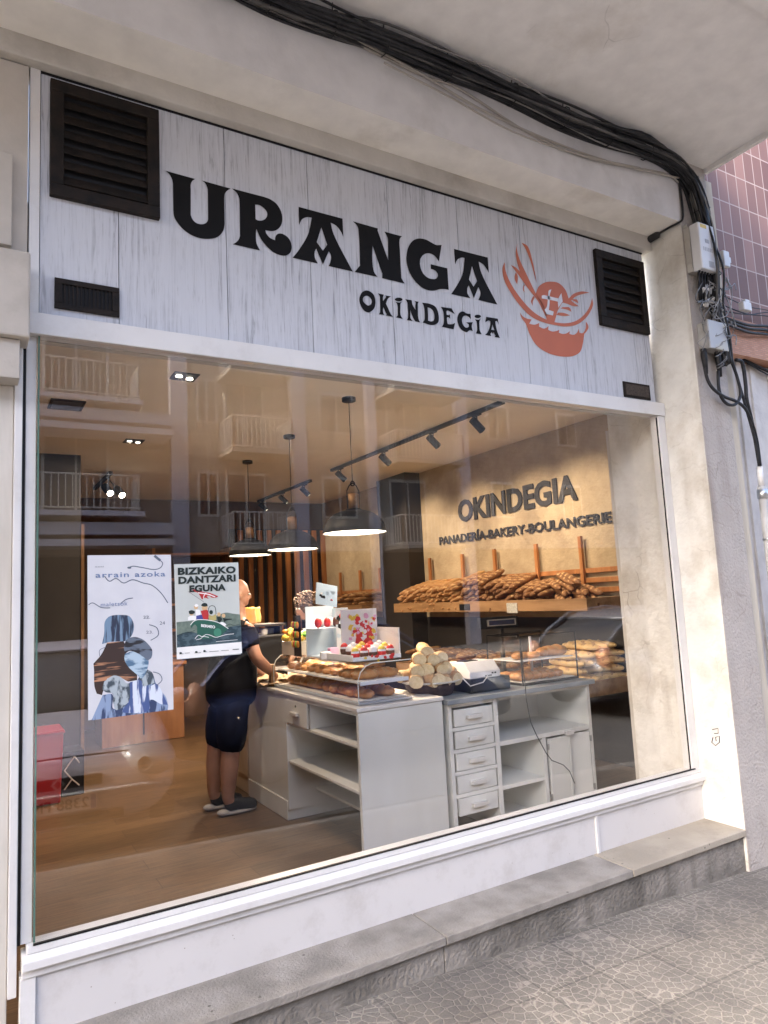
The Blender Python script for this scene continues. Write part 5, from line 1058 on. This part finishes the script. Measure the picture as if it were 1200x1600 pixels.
A.shape("335,985c 370,940 420,910 480,905 600,915 740,950 880,1035c 800,1110 780,1140 640,1180 460,1175 432,1100c 430,1010c 400,975 360,1010 345,1030c", GB); A.stroke("335,985 370,940 420,912 480,905 600,915 740,950 880,1035", .0028, WH)
A.shape(ellp(725, 1090, 55, 60), mat('boat_round', (.05, .22, .14), rough=.5)); A.text('BERMEO', (488, 1010), (690, 1035), 42, WH, .04)
A.stroke("400,1180 450,1130 500,1150 560,1120 620,1130 700,1160 780,1140 860,1120 960,1110", .0022, WH); A.stroke("420,1195 480,1180 520,1150 600,1160", .002, WH); A.stroke("180,1120 260,1100 340,1080 400,1060", .0016, DG); A.stroke("850,1000 900,970 960,990 1050,970", .0016, DG)
A.shape("325,515c 400,470 470,490 520,510 600,520 735,570c 700,590 640,590c 600,560 570,570 600,610c 540,590 500,620c 470,560 420,510", RD); A.stroke("440,520 520,530 600,545 690,580", .004, WH); A.stroke("560,520 530,560 520,600", .003, WH); A.stroke("300,500 420,580 530,655", .0012, DG)
A.text('BIZKAIKO', (152, 268), (985, 240), 108, DG, .05, 1.07); A.text('DANTZARI', (160, 396), (985, 357), 106, DG, .05, 1.07); A.text('EGUNA', (318, 514), (842, 488), 100, DG, .05, 1.07)
for (x, y, w_) in ((175, 1400, 60), (250, 1388, 75), (390, 1385, 95), (520, 1370, 50), (605, 1365, 135), (775, 1352, 110), (940, 1335, 90)):
    A.stroke('%d,%d %d,%d' % (x, y, x+w_, y-w_*.06), .0016 if w_ != 90 else .003, DG)
    if w_ in (60, 50, 95): A.shape(ellp(x+w_*.3, y-14, 18, 14), DG)
A.stroke('700,1222 1010,1195', .0016, WH); A.q.build('artwork', A.m, p2)

# ================================================================== CABLES AND BOXES ON THE PIER
cb = thing('cable_bundle', 'thick black bundle of cables running under the overhang and down the pier', 'cables', (2.5, -.36, 4.15))
yb = YB-.045
spine = [PY(a, b, yb) for a, b in ((300, -58), (420, -2), (520, 38), (600, 68), (700, 108), (800, 148), (880, 184), (950, 213), (1010, 235), (1050, 258), (1078, 285), (1095, 330), (1106, 380), (1112, 430), (1118, 480), (1128, 530), (1134, 570))]
def spl(pts, n=6):
    o = []
    for i in range(len(pts)-1):
        p0, p1, p2, p3 = [pts[min(max(j, 0), len(pts)-1)] for j in (i-1, i, i+1, i+2)]
        for k in range(n):
            t = k/n; o.append(.5*((2*p1)+(-p0+p2)*t+(2*p0-5*p1+4*p2-p3)*t*t+(-p0+3*p1-3*p2+p3)*t**3))
    return o+[pts[-1]]
rd = random.Random(12); q = MB(); qg = MB(); qd = MB()
for i in range(46):
    a = rd.random()*6.28; r0 = .052*sqrt(rd.random()); ph = rd.random()*6; fr = rd.uniform(.25, .7); pts = []
    for j, p in enumerate(spine):
        aa = a+.55*sin(j*fr+ph); rr = r0*(1+.35*sin(j*.9+ph)); rr = rr*(1.15+.25*sin(j*1.7+i)) if j < 14 else rr*.7
        side = Vector((0, 1, 0)); up = Vector((0, 0, 1)) if j < 9 else Vector((1, 0, 0))
        pts.append(p+side*min(.04, cos(aa)*rr)+up*sin(aa)*rr*.9)
    (qg if i % 8 == 0 else qd if i % 5 == 1 else q).tube(spl(pts, 4), rd.uniform(.004, .012) if i % 8 else .004, 6)
q.build('cable_strand', RUB, cb, smooth=True); qg.build('grey_strand', GREYC, cb, smooth=True); qd.build('dusty_strand', mat('dusty_cable', (.04, .04, .042), (.10, .095, .09), scale=9, rough=.8), cb, smooth=True)
q = MB()
for j in (1, 2, 3, 4, 5, 6, 7, 8, 10, 11, 13):
    p = spine[j]; ax = (spine[j+1]-spine[j-1]).normalized(); a1 = ax.cross(Vector((0, 1, 0))).normalized(); a2 = ax.cross(a1)
    q = MB(); q.tube([p+(a1*cos(k*pi/6)+a2*sin(k*pi/6))*.056 for k in range(13)], .003, 5); q.tube([p+a1*.05, p+a1*.05+Vector((.0, -.01, .05))], .003, 5); q.build('cable_tie', BLK, cb)
q = MB()
for px0 in ((850, 185, 640, 90, .5), (740, 150, 560, 62, .9), (930, 225, 780, 165, .7)):
    pass
lc = []
for (pts2, r) in (([(430, 4), (560, 70), (660, 118), (720, 140), (830, 210), (930, 250), (1035, 270), (1060, 285)], .006), ([(520, 45), (640, 105), (750, 170), (860, 220), (960, 255), (1060, 278)], .006), ([(560, 52), (700, 98), (760, 118), (830, 150), (905, 185)], .004), ([(600, 98), (700, 150), (800, 205), (900, 240), (1000, 262)], .0045)):
    lc.append(([PY(a, b, YB-.012-.008*len(lc)) for a, b in pts2], r))
for i, (p, r) in enumerate(lc): q.tube(spl(p, 5), r, 6)
tag(q.build('loose_cable', mat('pale_cable', (.35, .32, .28), rough=.6), smooth=True), 'thin pale and dark cables sagging just below the thick black bundle', 'cables')
# corner cable + foam plug at the top of the reveal
q = MB(); q.tube(spl([Vector((3.625, -.05, SZ-.02)), Vector((3.63, -.12, SZ-.012)), Vector((3.634, -.2, SZ-.006)), Vector((3.634, -.272, SZ-.008)), Vector((3.66, YB-.012, SZ+.03)), Vector((3.665, YB-.012, SZ+.2)), Vector((3.66, YB-.012, SZ+.36))], 5), [.024]*6+[.007]*25, 8); tag(q.build('corner_cable', RUB, smooth=True), 'black cable and sealing sleeve in the top corner beside the right grille', 'cable')
# upper equipment box
x0 = PY(1067, 356, YB).x; yf = min(PX(1090, 346, x0).y, YB-.08); c = [PY(*p, yf) for p in ((1090, 346), (1116, 354), (1125, 427), (1101, 419))]
eb = thing('equipment_box', 'white telecom box with a yellow sticker mounted high on the pier', 'equipment box', (x0+.07, YB-.05, c[2].z))
xa, xb, zb_, zt_ = x0, c[1].x, (c[2].z+c[3].z)/2, (c[0].z+c[1].z)/2
q = MB(); q.box(xa, xb, yf, YB-.04, zb_, zt_); q.build('cover', mat('grey_white_plastic', (.68, .69, .71), (.62, .63, .65), scale=4, rough=.45), eb, bevel=.008)
q = MB(); q.box(xa-.004, xb+.004, YB-.039, YB-.002, zb_+.005, zt_-.005)
for k in range(4): q.box(xa-.010, xa-.0045, YB-.035, YB-.005, zb_+.06+k*.08, zb_+.08+k*.08)
q.build('back_plate', mat('box_grey', (.42, .40, .36), rough=.6), eb, bevel=.003)
q = MB(); q.box(xa+.02, xa+.08, yf-.0015, yf-.0005, zt_-.035, zt_-.01); q.build('yellow_sticker', mat('sticker_yellow', (.70, .50, .08), rough=.5), eb)
PPR = mat('pale_print', (.38, .39, .42), rough=.6)
q = MB(); q.box(xa+.055, xa+.09, yf-.0015, yf-.0005, zt_-.13, zt_-.105); q.build('emblem', PPR, eb)
q = MB()
for k in range(6): q.box(xa+.03+k*.016, xa+.036+k*.016, yf-.0015, yf-.0005, zt_-.185, zt_-.160)
q.build('lettering', PPR, eb)
q = MB(); q.box(xa+.07, xa+.12, yf-.0015, yf-.0005, zb_+.02, zb_+.06); q.build('rating_label', PPR, eb)
q = MB()
for k in range(11):
    x = xa+.015+k*(xb-xa-.03)/10; q.tube([(x, (yf+YB)/2-.02+.02*(k % 2), zb_+.002), (x+.004, (yf+YB)/2, zb_-.1), (x+.02+rd.uniform(-.01, .02), YB-.03, zb_-.17-rd.random()*.04)], .006, 6)
q.build('outlet_lead', RUB, eb, smooth=True)
# small splitter clips
q = MB()
rd = random.Random(5)
for i in range(12):
    a, b = rd.uniform(1098, 1122), rd.uniform(448, 476); p = PY(a, b, YB-.05); q.box(p.x-.010, p.x+.010, p.y-.008, p.y+.008, p.z-.02, p.z+.02, Matrix.Rotation(rd.uniform(-1, 1), 3, 'Y') @ Matrix.Rotation(rd.uniform(-1, 1), 3, 'X'))
tag(q.build('connector_cluster', WHITE, bevel=.003), 'cluster of small white connectors hanging under the white telecom box', 'connectors')
for (a, b, lb) in ((1132, 406, 'small grey white splitter clipped on the cables beside the telecom box'), (1165, 480, 'small white splitter on the cables crossing the tiled wall')):
    p = PY(a, b, -.27); s_ = thing('splitter', lb, 'splitter', p)
    q = MB(); q.box(p.x-.035, p.x+.03, p.y-.02, p.y+.02, p.z-.055, p.z+.055) if a < 1150 else q.box(p.x-.05, p.x+.04, p.y-.02, p.y+.02, p.z-.03, p.z+.03); q.build('body', WHITE, s_, bevel=.006)
    q = MB(); q.box(p.x+.031 if a < 1150 else p.x-.02, p.x+.05 if a < 1150 else p.x+.02, p.y-.015, p.y+.015, p.z-.02, p.z+.02) if a < 1150 else q.box(p.x-.02, p.x+.03, p.y-.015, p.y+.015, p.z+.031, p.z+.05); q.build('clip', WHITE, s_, bevel=.003)
# tangle of thin wires
q = MB(); rd = random.Random(9)
for i in range(26):
    a0 = rd.uniform(1096, 1140); b0 = rd.uniform(430, 500); n = 4; pts = [PY(a0, b0, YB-.05-rd.random()*.05)]
    for k in range(n): a0 += rd.uniform(-14, 17); b0 += rd.uniform(-6, 30); pts.append(PY(min(a0, 1150), min(b0, 585), YB-.04-rd.random()*.07))
    q.tube(spl(pts, 6), rd.uniform(.002, .0042), 5)
for i in range(7):
    c = PY(1128+rd.uniform(-6, 8), 500+i*11, YB-.09); r = rd.uniform(.03, .055)
    q.tube([c+Vector((r*cos(k*.33), -.01*sin(k*.7), -r*abs(sin(k*.165))*1.4)) for k in range(20)], .0022, 5)
tag(q.build('wire_tangle', mat('grey_wire', (.05, .05, .055), (.3, .3, .3), scale=14, rough=.5), smooth=True), 'tangle of thin grey and black wires between the two boxes on the pier', 'wires')
q = MB()
for (z0, dz, r) in ((470, 24, .004), (478, 10, .004), (488, 22, .010), (492, 24, .010), (497, 26, .009), (455, 30, .003)):
    a = PY(1132, z0+8, -.24); b = PY(1200, z0+dz, -.21); e = b+(b-a)*.6; m_ = (a+b)/2+Vector((0, 0, -.02)); q.tube(spl([a, m_, b, e], 6), r, 6)
tag(q.build('street_cable', RUB, smooth=True), 'black cables leaving the pier across the tiled wall of the neighbouring building', 'cables')
q = MB(); a = PY(1161, 562, -.14); b = PY(1200, 580, -.14); q.tube([a, b, b+(b-a)], .011, 6); q.tube([a+Vector((.05, 0, -.02)), b+Vector((0, 0, -.03)), b+(b-a)], .006, 6)
tag(q.build('cable_end', RUB, smooth=True), 'short black cable on the white wall just under the brick band', 'cable')
# lower junction box
x0 = PY(1090, 525, YB).x; yf = min(PX(1106, 497, x0).y, YB-.06); c = [PY(*p, yf) for p in ((1106, 497), (1130, 504), (1139, 549), (1110, 542))]
jb = thing('junction_box', 'weathered grey junction box under the wire tangle on the pier', 'junction box', (x0+.08, YB-.05, c[2].z))
xb, zb_, zt_ = max(c[2].x, x0+.14), (c[2].z+c[3].z)/2, c[0].z-.01
q = MB(); q.box(x0, xb, yf+.012, YB-.001, zb_, zt_); q.build('body', mat('box_weathered', (.36, .36, .35), (.22, .2, .18), scale=8, rough=.7), jb, bevel=.005)
q = MB(); q.box(x0-.004, xb+.004, yf-.002, yf+.011, zb_-.003, zt_+.003); q.build('lid', mat('lid_grey', (.42, .44, .47), (.52, .5, .42), scale=7, rough=.6, lo=.5, hi=.62), jb, bevel=.005)
for (a, b) in ((1100, 556), (1122, 561)):
    q = MB(); p = PY(a, b, (yf+YB)/2); q.tube([(p.x, p.y, zb_-.001), (p.x, p.y, zb_-.05), (p.x+.004, p.y, zb_-.16)], [.018, .019, .011], 12); q.build('cable_gland', RUB, jb, smooth=True)
ya = (yf+YB)/2
q = MB(); q.tube(spl([PY(a, b, y_) for a, b, y_ in ((1101, 575, ya), (1106, 594, ya), (1115, 608, ya-.01), (1132, 620, -.32), (1150, 627, -.32), (1164, 638, -.32), (1175, 660, -.30), (1183, 690, -.29), (1188, 728, -.28))], 6), .010, 8)
q.tube(spl([PY(a, b, y_) for a, b, y_ in ((1122, 580, ya), (1123, 605, ya), (1128, 622, -.32), (1138, 632, -.32), (1150, 631, -.32), (1157, 616, -.31), (1152, 590, -.31), (1143, 565, -.31))], 6), .010, 8)
q.tube(spl([PY(a, b, y_) for a, b, y_ in ((1150, 562, -.3), (1160, 568, -.3), (1165, 600, -.3), (1167, 625, -.3), (1176, 665, -.29), (1187, 728, -.28))], 6), .012, 8)
q.tube(spl([PY(a, b, y_) for a, b, y_ in ((1143, 560, -.3), (1155, 600, -.3), (1165, 635, -.3), (1180, 690, -.29), (1186, 728, -.28))], 6), .009, 8)
tag(q.build('hanging_cable', RUB, smooth=True), 'loops of heavy black cable hanging below the junction box into the conduit', 'cables')
cp = [PY(a, b, -.27) for a, b in ((1187, 722), (1190, 760), (1196, 850), (1203, 960), (1212, 1100))]
cn_ = thing('conduit_pipe', 'grey conduit pipe with a metal clamp running down the edge of the pier', 'conduit', (4.2, -.27, 1))
q = MB(); x_ = cp[1].x; q.tube([(x_, -.27, cp[1].z), (x_, -.27, .0)], .026, 14); q.build('pipe', mat('pipe_grey', (.50, .50, .49), (.38, .36, .34), scale=8, rough=.6), cn_, smooth=True)
q = MB(); q.tube([(x_, -.27, cp[1].z+.13), (x_, -.27, cp[1].z+.001)], .018, 12); q.build('sleeve', WHITE, cn_, smooth=True)
q = MB(); q.lathe([(.027, 0), (.033, 0), (.033, .06), (.027, .06)], (x_, -.27, cp[1].z-.08), 14); q.lathe([(.027, 0), (.031, 0), (.031, .012), (.027, .012)], (x_, -.27, cp[1].z-.35), 14); q.build('clamp', STEEL, cn_, smooth=True)
# scribbled tag on the reveal
q = MB(); xr = 3.6505
def scr(pts): q.tube([Vector((xr, p.y, p.z)) for p in [PX(a, b, 3.65) for a, b in pts]], .0028, 5)
scr([(1113, 1140), (1122, 1138), (1122, 1146), (1116, 1146)]); scr([(1114, 1152), (1112, 1160), (1118, 1165), (1124, 1160), (1124, 1150), (1118, 1152), (1119, 1158)])
tag(q.build('scribble', mat('marker_ink', (.04, .04, .05), rough=.6)), 'small black marker scribble low on the sunlit side of the pier', 'graffiti')

# ================================================================== PEOPLE
SKIN = mat('skin', (.40, .225, .16), (.33, .17, .12), scale=8, rough=.5, bump=.05, bscale=60); SKIN.node_tree.nodes['Principled BSDF'].inputs['Subsurface Weight'].default_value = .08
def skinned(name, chains, m, parent, sub=2, fat=1.):
    """chains: list of polylines [(x,y,z,r),...]; the first point of the first chain is the root; equal points weld"""
    V = {}; vl = []; rl = []; E = []
    for ch in chains:
        prev = None
        for (x, y, z, r) in ch:
            k = (round(x, 4), round(y, 4), round(z, 4))
            if k not in V: V[k] = len(vl); vl.append(k); rl.append(r)
            i = V[k]
            if prev is not None and prev != i: E.append((prev, i))
            prev = i
    off = root_off(parent); me = bpy.data.meshes.new(name); me.from_pydata([tuple(Vector(v)-off) for v in vl], E, []); me.materials.append(m)
    o = bpy.data.objects.new(name, me); sc.collection.objects.link(o); o.parent = parent
    s = o.modifiers.new('skin', 'SKIN'); s.use_smooth_shade = True; s.branch_smoothing = .6
    sv = me.skin_vertices[0].data; seen = set()
    for i, r in enumerate(rl): sv[i].radius = (r*fat*(1.18 if r > .03 else 1), r*fat*(1.18 if r > .03 else 1))
    # roots: one per island
    adj = {i: [] for i in range(len(vl))}
    for a, b in E: adj[a].append(b); adj[b].append(a)
    for i in range(len(vl)):
        if i in seen: continue
        sv[i].use_root = True; st = [i]
        while st:
            j = st.pop()
            if j in seen: continue
            seen.add(j); st += adj[j]
    b = o.modifiers.new('sub', 'SUBSURF'); b.levels = b.render_levels = sub
    return o
DBG = []
def fuse(o, ells, voxel=.007):
    '''bake the skinned limbs, add skull / jaw / nose / ears, and remesh everything into one continuous skin'''
    dg = bpy.context.evaluated_depsgraph_get(); me0 = bpy.data.meshes.new_from_object(o.evaluated_get(dg)); q = MB()
    off = root_off(o); bm = bmesh.new(); bm.from_mesh(me0)
    for (c, r, rot) in ells:
        e = MB(); e.ell(Vector(c)-off, *r, 20, 14, rot); mt_ = e.mesh('tmp', Vector((0, 0, 0)), True); bm.from_mesh(mt_)
    bmesh.ops.remove_doubles(bm, verts=bm.verts, dist=1e-6)
    bmesh.ops.holes_fill(bm, edges=[e for e in bm.edges if len(e.link_faces) == 1], sides=0)
    DBG.append((o.name, sum(1 for e in bm.edges if len(e.link_faces) != 2)))
    # every closed piece must face outwards before the voxel remesh
    left = set(bm.faces)
    while left:
        st = [left.pop()]; isl = set(st)
        while st:
            f = st.pop()
            for ed in f.edges:
                for g2 in ed.link_faces:
                    if g2 in left: left.discard(g2); isl.add(g2); st.append(g2)
        isl = list(isl); bmesh.ops.recalc_face_normals(bm, faces=isl); vol = 0
        for f in isl:
            vs = [v.co for v in f.verts]
            for i in range(1, len(vs)-1): vol += vs[0].dot(vs[i].cross(vs[i+1]))
        if vol < 0: bmesh.ops.reverse_faces(bm, faces=isl)
    mt = o.data.materials[0]; me = bpy.data.meshes.new('body'); bm.to_mesh(me); bm.free(); me.materials.append(mt); o.modifiers.clear(); o.data = me
    rm = o.modifiers.new('fuse', 'REMESH'); rm.mode = 'VOXEL'; rm.voxel_size = voxel; rm.use_smooth_shade = True
    sm = o.modifiers.new('smooth', 'SMOOTH'); sm.iterations = 5; sm.factor = .5
    return o
def fingers(w, d, up, side, curl, L=.075):
    """five finger chains rooted in the palm at w; d = forward, side = across"""
    out = []; d, up, side = Vector(d).normalized(), Vector(up).normalized(), Vector(side).normalized(); w = Vector(w)
    for i, (s, l) in enumerate(((-.03, .85), (-.01, 1.), (.01, .95), (.03, .75))):
        a = w+side*s*.8+d*.05; p1 = a+d*.035*l+side*s*.3; p2 = p1+(d*cos(curl)-up*sin(curl))*.028*l; p3 = p2+(d*cos(curl*1.8)-up*sin(curl*1.8))*.022*l
        out.append([(*a, .010), (*p1, .009), (*p2, .0085), (*p3, .007)])
    a = w-side*.03+d*.01; p1 = a-side*.03+d*.025; p2 = p1+d*.03-side*.008; out.append([(*a, .012), (*p1, .011), (*p2, .008)])
    return out
man = thing('person', 'bald man in black t-shirt and shorts leaning at the far end of the counter', 'person', (1.6, 2.65, 0))
bx_, by_ = 1.60, 2.65
hd = Vector((1.70, 2.66, 1.66)); wr = Vector((1.905, 2.50, 1.015)); wl = Vector((1.93, 2.78, 1.0))
legs = []
for s, kx, ax in ((-1, 1.555, 1.52), (1, 1.51, 1.475)):
    yy = by_+s*.105
    legs.append([(bx_, by_, .98, .12), (bx_-.005, by_+s*.09, .90, .105), (kx+.01, yy, .70, .088), (kx, yy, .50, .066), (kx-.015, yy, .36, .068), (ax, yy, .10, .042), (ax+.12, yy, .045, .036)])
torso = [(bx_, by_, .98, .12), (bx_+.02, by_, 1.12, .13), (bx_+.05, by_, 1.28, .135), (bx_+.075, by_, 1.42, .12), (bx_+.085, by_, 1.50, .055), (bx_+.08, by_, 1.555, .050)]
head = [torso[-1], (bx_+.075, by_+.003, 1.62, .050), (bx_+.072, by_+.005, 1.68, .045)]
def arm(s, w):
    sh = (bx_+.085, by_+s*.185, 1.405, .058); el = Vector((bx_+.13, by_+s*.25, 1.16)); w2 = w+(w-el).normalized()*.05
    return [torso[3], sh, (bx_+.10, by_+s*.222, 1.27, .050), (*el, .043), (*(el.lerp(w, .4)), .044), (*w, .027), (*w2, .032)], w2, (w-el).normalized()
ar, wr2, dr_ = arm(-1, wr); al, wl2, dl_ = arm(1, wl)
fr_ = fingers(wr2, (1, .1, -.25), (0, 0, 1), (0, 1, 0), .5); fl_ = fingers(wl2, (1, -.1, -.25), (0, 0, 1), (0, -1, 0), .5)
body = skinned('body', legs+[torso, head, ar, al]+fr_+fl_, SKIN, man)
hx, hy = bx_+.068, by_+.005; TL = Matrix.Rotation(R_(14), 3, 'Y')
fuse(body, [((hx, hy, 1.692), (.102, .080, .100), TL), ((hx+.035, hy, 1.635), (.070, .060, .075), TL), ((hx+.062, hy, 1.595), (.036, .036, .026), None), ((hx+.108, hy, 1.648), (.017, .014, .026), None), ((hx+.088, hy, 1.680), (.02, .055, .014), None), ((hx-.005, hy-.080, 1.655), (.020, .010, .032), None), ((hx-.005, hy+.080, 1.655), (.020, .010, .032), None)])
TEE = mat('black_tshirt', (.004, .004, .006), (.009, .009, .012), scale=6, rough=.95, bump=.4, bscale=7, spec=.1)
sh_ = skinned('t_shirt', [[(bx_-.005, by_, .76, .172), (bx_+.0, by_, .90, .186), (bx_+.02, by_, 1.12, .180), (bx_+.05, by_, 1.28, .170), (bx_+.075, by_, 1.41, .138), (bx_+.088, by_, 1.475, .075)],
   [(bx_+.075, by_, 1.41, .138), (bx_+.085, by_-.17, 1.41, .078), (bx_+.09, by_-.215, 1.30, .070), (bx_+.105, by_-.232, 1.235, .066)], [(bx_+.075, by_, 1.41, .138), (bx_+.085, by_+.17, 1.41, .078), (bx_+.09, by_+.215, 1.30, .070), (bx_+.105, by_+.232, 1.235, .066)]], TEE, man)
SHO = mat('black_shorts', (.004, .0045, .008), rough=.95, bump=.3, bscale=10, spec=.1)
skinned('shorts', [[(bx_, by_, 1.0, .168), (bx_, by_, .90, .168), (bx_-.015, by_-.09, .80, .122), (1.565, by_-.100, .66, .112), (1.560, by_-.104, .42, .104)], [(bx_, by_, .90, .168), (bx_-.015, by_+.09, .80, .122), (1.54, by_+.100, .66, .112), (1.525, by_+.104, .42, .104)]], SHO, man)
SHOE = mat('shoe_black', (.012, .012, .014), rough=.7, bump=.3, bscale=60)
for s, ax in ((-1, 1.52), (1, 1.475)):
    yy = by_+s*.105
    sh2 = skinned('shoe', [[(ax-.035, yy, .068, .050), (ax+.02, yy, .076, .054), (ax+.10, yy, .066, .048), (ax+.18, yy, .054, .044), (ax+.235, yy, .046, .031)], [(ax+.02, yy, .076, .054), (ax-.01, yy, .125, .050)]], SHOE, man, 2)
    q = MB(); pr_ = [(ax-.075, .0), (ax+.235, .0), (ax+.250, .02), (ax+.235, .034), (ax+.1, .030), (ax-.07, .042), (ax-.09, .03)]
    q.ell((ax+.075, yy, .020), .158, .050, .019, 20, 8); q.ell((ax-.03, yy, .026), .055, .044, .024, 16, 8); q.build('sole', mat('sole_white', (.42, .40, .38), rough=.8), man, smooth=True)
q = MB()
for s in (-1, 1): q.ell((hx+.092, by_+s*.032, 1.664), .012, .014, .010, 10, 6)
q.build('eye', mat('eye_white', (.6, .6, .58), rough=.2), man, smooth=True)
q = MB(); q.tube([(hx+.092, by_-.025, 1.612), (hx+.101, by_, 1.610), (hx+.092, by_+.025, 1.612)], .006, 6)
for s in (-1, 1): q.tube([(hx+.103, by_+s*.016, 1.684), (hx+.094, by_+s*.046, 1.684)], .005, 5)
q.build('mouth_and_brows', mat('lip_brown', (.25, .10, .07), rough=.6), man)
# baker behind the counter
wo_ = thing('person', 'woman with curly brown hair and white shirt bending behind the counter', 'person', (2.8, 3.2, 0))
wx, wy = 2.72, 3.06
torso = [(wx, wy, .95, .13), (wx-.03, wy-.01, 1.08, .12), (wx-.08, wy-.03, 1.22, .125), (wx-.15, wy-.05, 1.36, .105), (wx-.21, wy-.07, 1.42, .05), (wx-.25, wy-.08, 1.45, .048)]
head = [torso[-1], (wx-.28, wy-.09, 1.48, .045), (wx-.30, wy-.10, 1.52, .04)]
legs = [[torso[0], (wx, wy+s*.09, .86, .10), (wx, wy+s*.09, .48, .065), (wx, wy+s*.09, .08, .045), (wx-.13, wy+s*.09, .04, .04)] for s in (-1, 1)]
w1 = Vector((2.36, 2.88, 1.12)); w2_ = Vector((2.40, 3.08, 1.10))
def arm2(s, w):
    el = Vector((wx-.22, wy-.05+s*.20, 1.10)); ww = w+(w-el).normalized()*.045
    return [torso[3], (wx-.14, wy-.05+s*.15, 1.34, .055), (*(Vector((wx-.14, wy-.05+s*.15, 1.34)).lerp(el, .5)), .045), (*el, .038), (*w, .024), (*ww, .028)], ww
a1_, h1 = arm2(-1, w1); a2_, h2 = arm2(1, w2_)
wb_ = skinned('body', legs+[torso, head, a1_, a2_]+fingers(h1, (-1, -.1, -.2), (0, 0, 1), (0, -1, 0), .9)+fingers(h2, (-1, 0, -.2), (0, 0, 1), (0, 1, 0), .9), SKIN, wo_)
TW = Matrix.Rotation(R_(28), 3, 'Y')
fuse(wb_, [((wx-.29, wy-.10, 1.535), (.095, .075, .095), TW.inverted()), ((wx-.335, wy-.105, 1.485), (.062, .055, .068), None), ((wx-.395, wy-.11, 1.492), (.015, .013, .022), None)])
WSH = mat('white_shirt', (.62, .60, .56), (.5, .48, .45), scale=5, rough=.9, bump=.4, bscale=8)
skinned('shirt', [[(wx, wy, .92, .145), (wx-.03, wy-.01, 1.08, .138), (wx-.08, wy-.03, 1.22, .142), (wx-.15, wy-.05, 1.35, .120), (wx-.195, wy-.065, 1.405, .062)]]+[[(wx-.15, wy-.05, 1.35, .120), (wx-.14, wy-.05+s*.15, 1.34, .068), (wx-.18, wy-.05+s*.175, 1.22, .058), (wx-.225, wy-.05+s*.20, 1.10, .05), (2.46, wy-.09+s*.14, 1.11, .042)] for s in (-1, 1)], WSH, wo_)
skinned('trousers', [[(wx, wy, .93, .14), (wx, wy+s*.09, .84, .112), (wx, wy+s*.09, .48, .08), (wx, wy+s*.09, .1, .065)] for s in (-1, 1)], DARK, wo_)
HAIR = mat('brown_hair', (.045, .022, .011), (.11, .055, .025), scale=30, rough=.7)
q = MB(); rd = random.Random(2)
for i in range(190):
    th = rd.random()*6.28; ph = rd.uniform(-.5, 1.5); c = Vector((wx-.285, wy-.095, 1.525)); n_ = Vector((cos(th)*cos(ph), sin(th)*cos(ph), sin(ph)))
    if n_.x < -.55 and n_.z < .35: continue
    c = c+Vector((n_.x*.125, n_.y*.13, n_.z*.12)); r = rd.uniform(.012, .024); a = rd.random()*6
    q.tube([c+Vector((r*cos(a+k*1.1), r*sin(a+k*1.1), -.010*k+.03)) for k in range(9)], .006, 5)
q.ell((wx-.275, wy-.095, 1.53), .112, .12, .112)
q.build('hair', HAIR, wo_, smooth=True)
q = MB()
for s in (-1, 1): q.ell((wx-.393, wy-.115+s*.03, 1.515), .010, .012, .009, 8, 6)
q.build('eye', mat('eye_white_b', (.6, .6, .58), rough=.2), wo_, smooth=True)
q = MB(); q.tube([(2.33, 2.87, 1.10), (2.27, 2.82, 1.04), (2.22, 2.78, 1.0)], .008, 6); q.tube([(2.33, 2.89, 1.09), (2.26, 2.84, 1.01), (2.21, 2.80, .99)], .008, 6)
tag(q.build('serving_tongs', STEEL, smooth=True), 'metal serving tongs held by the woman behind the counter', 'tongs')
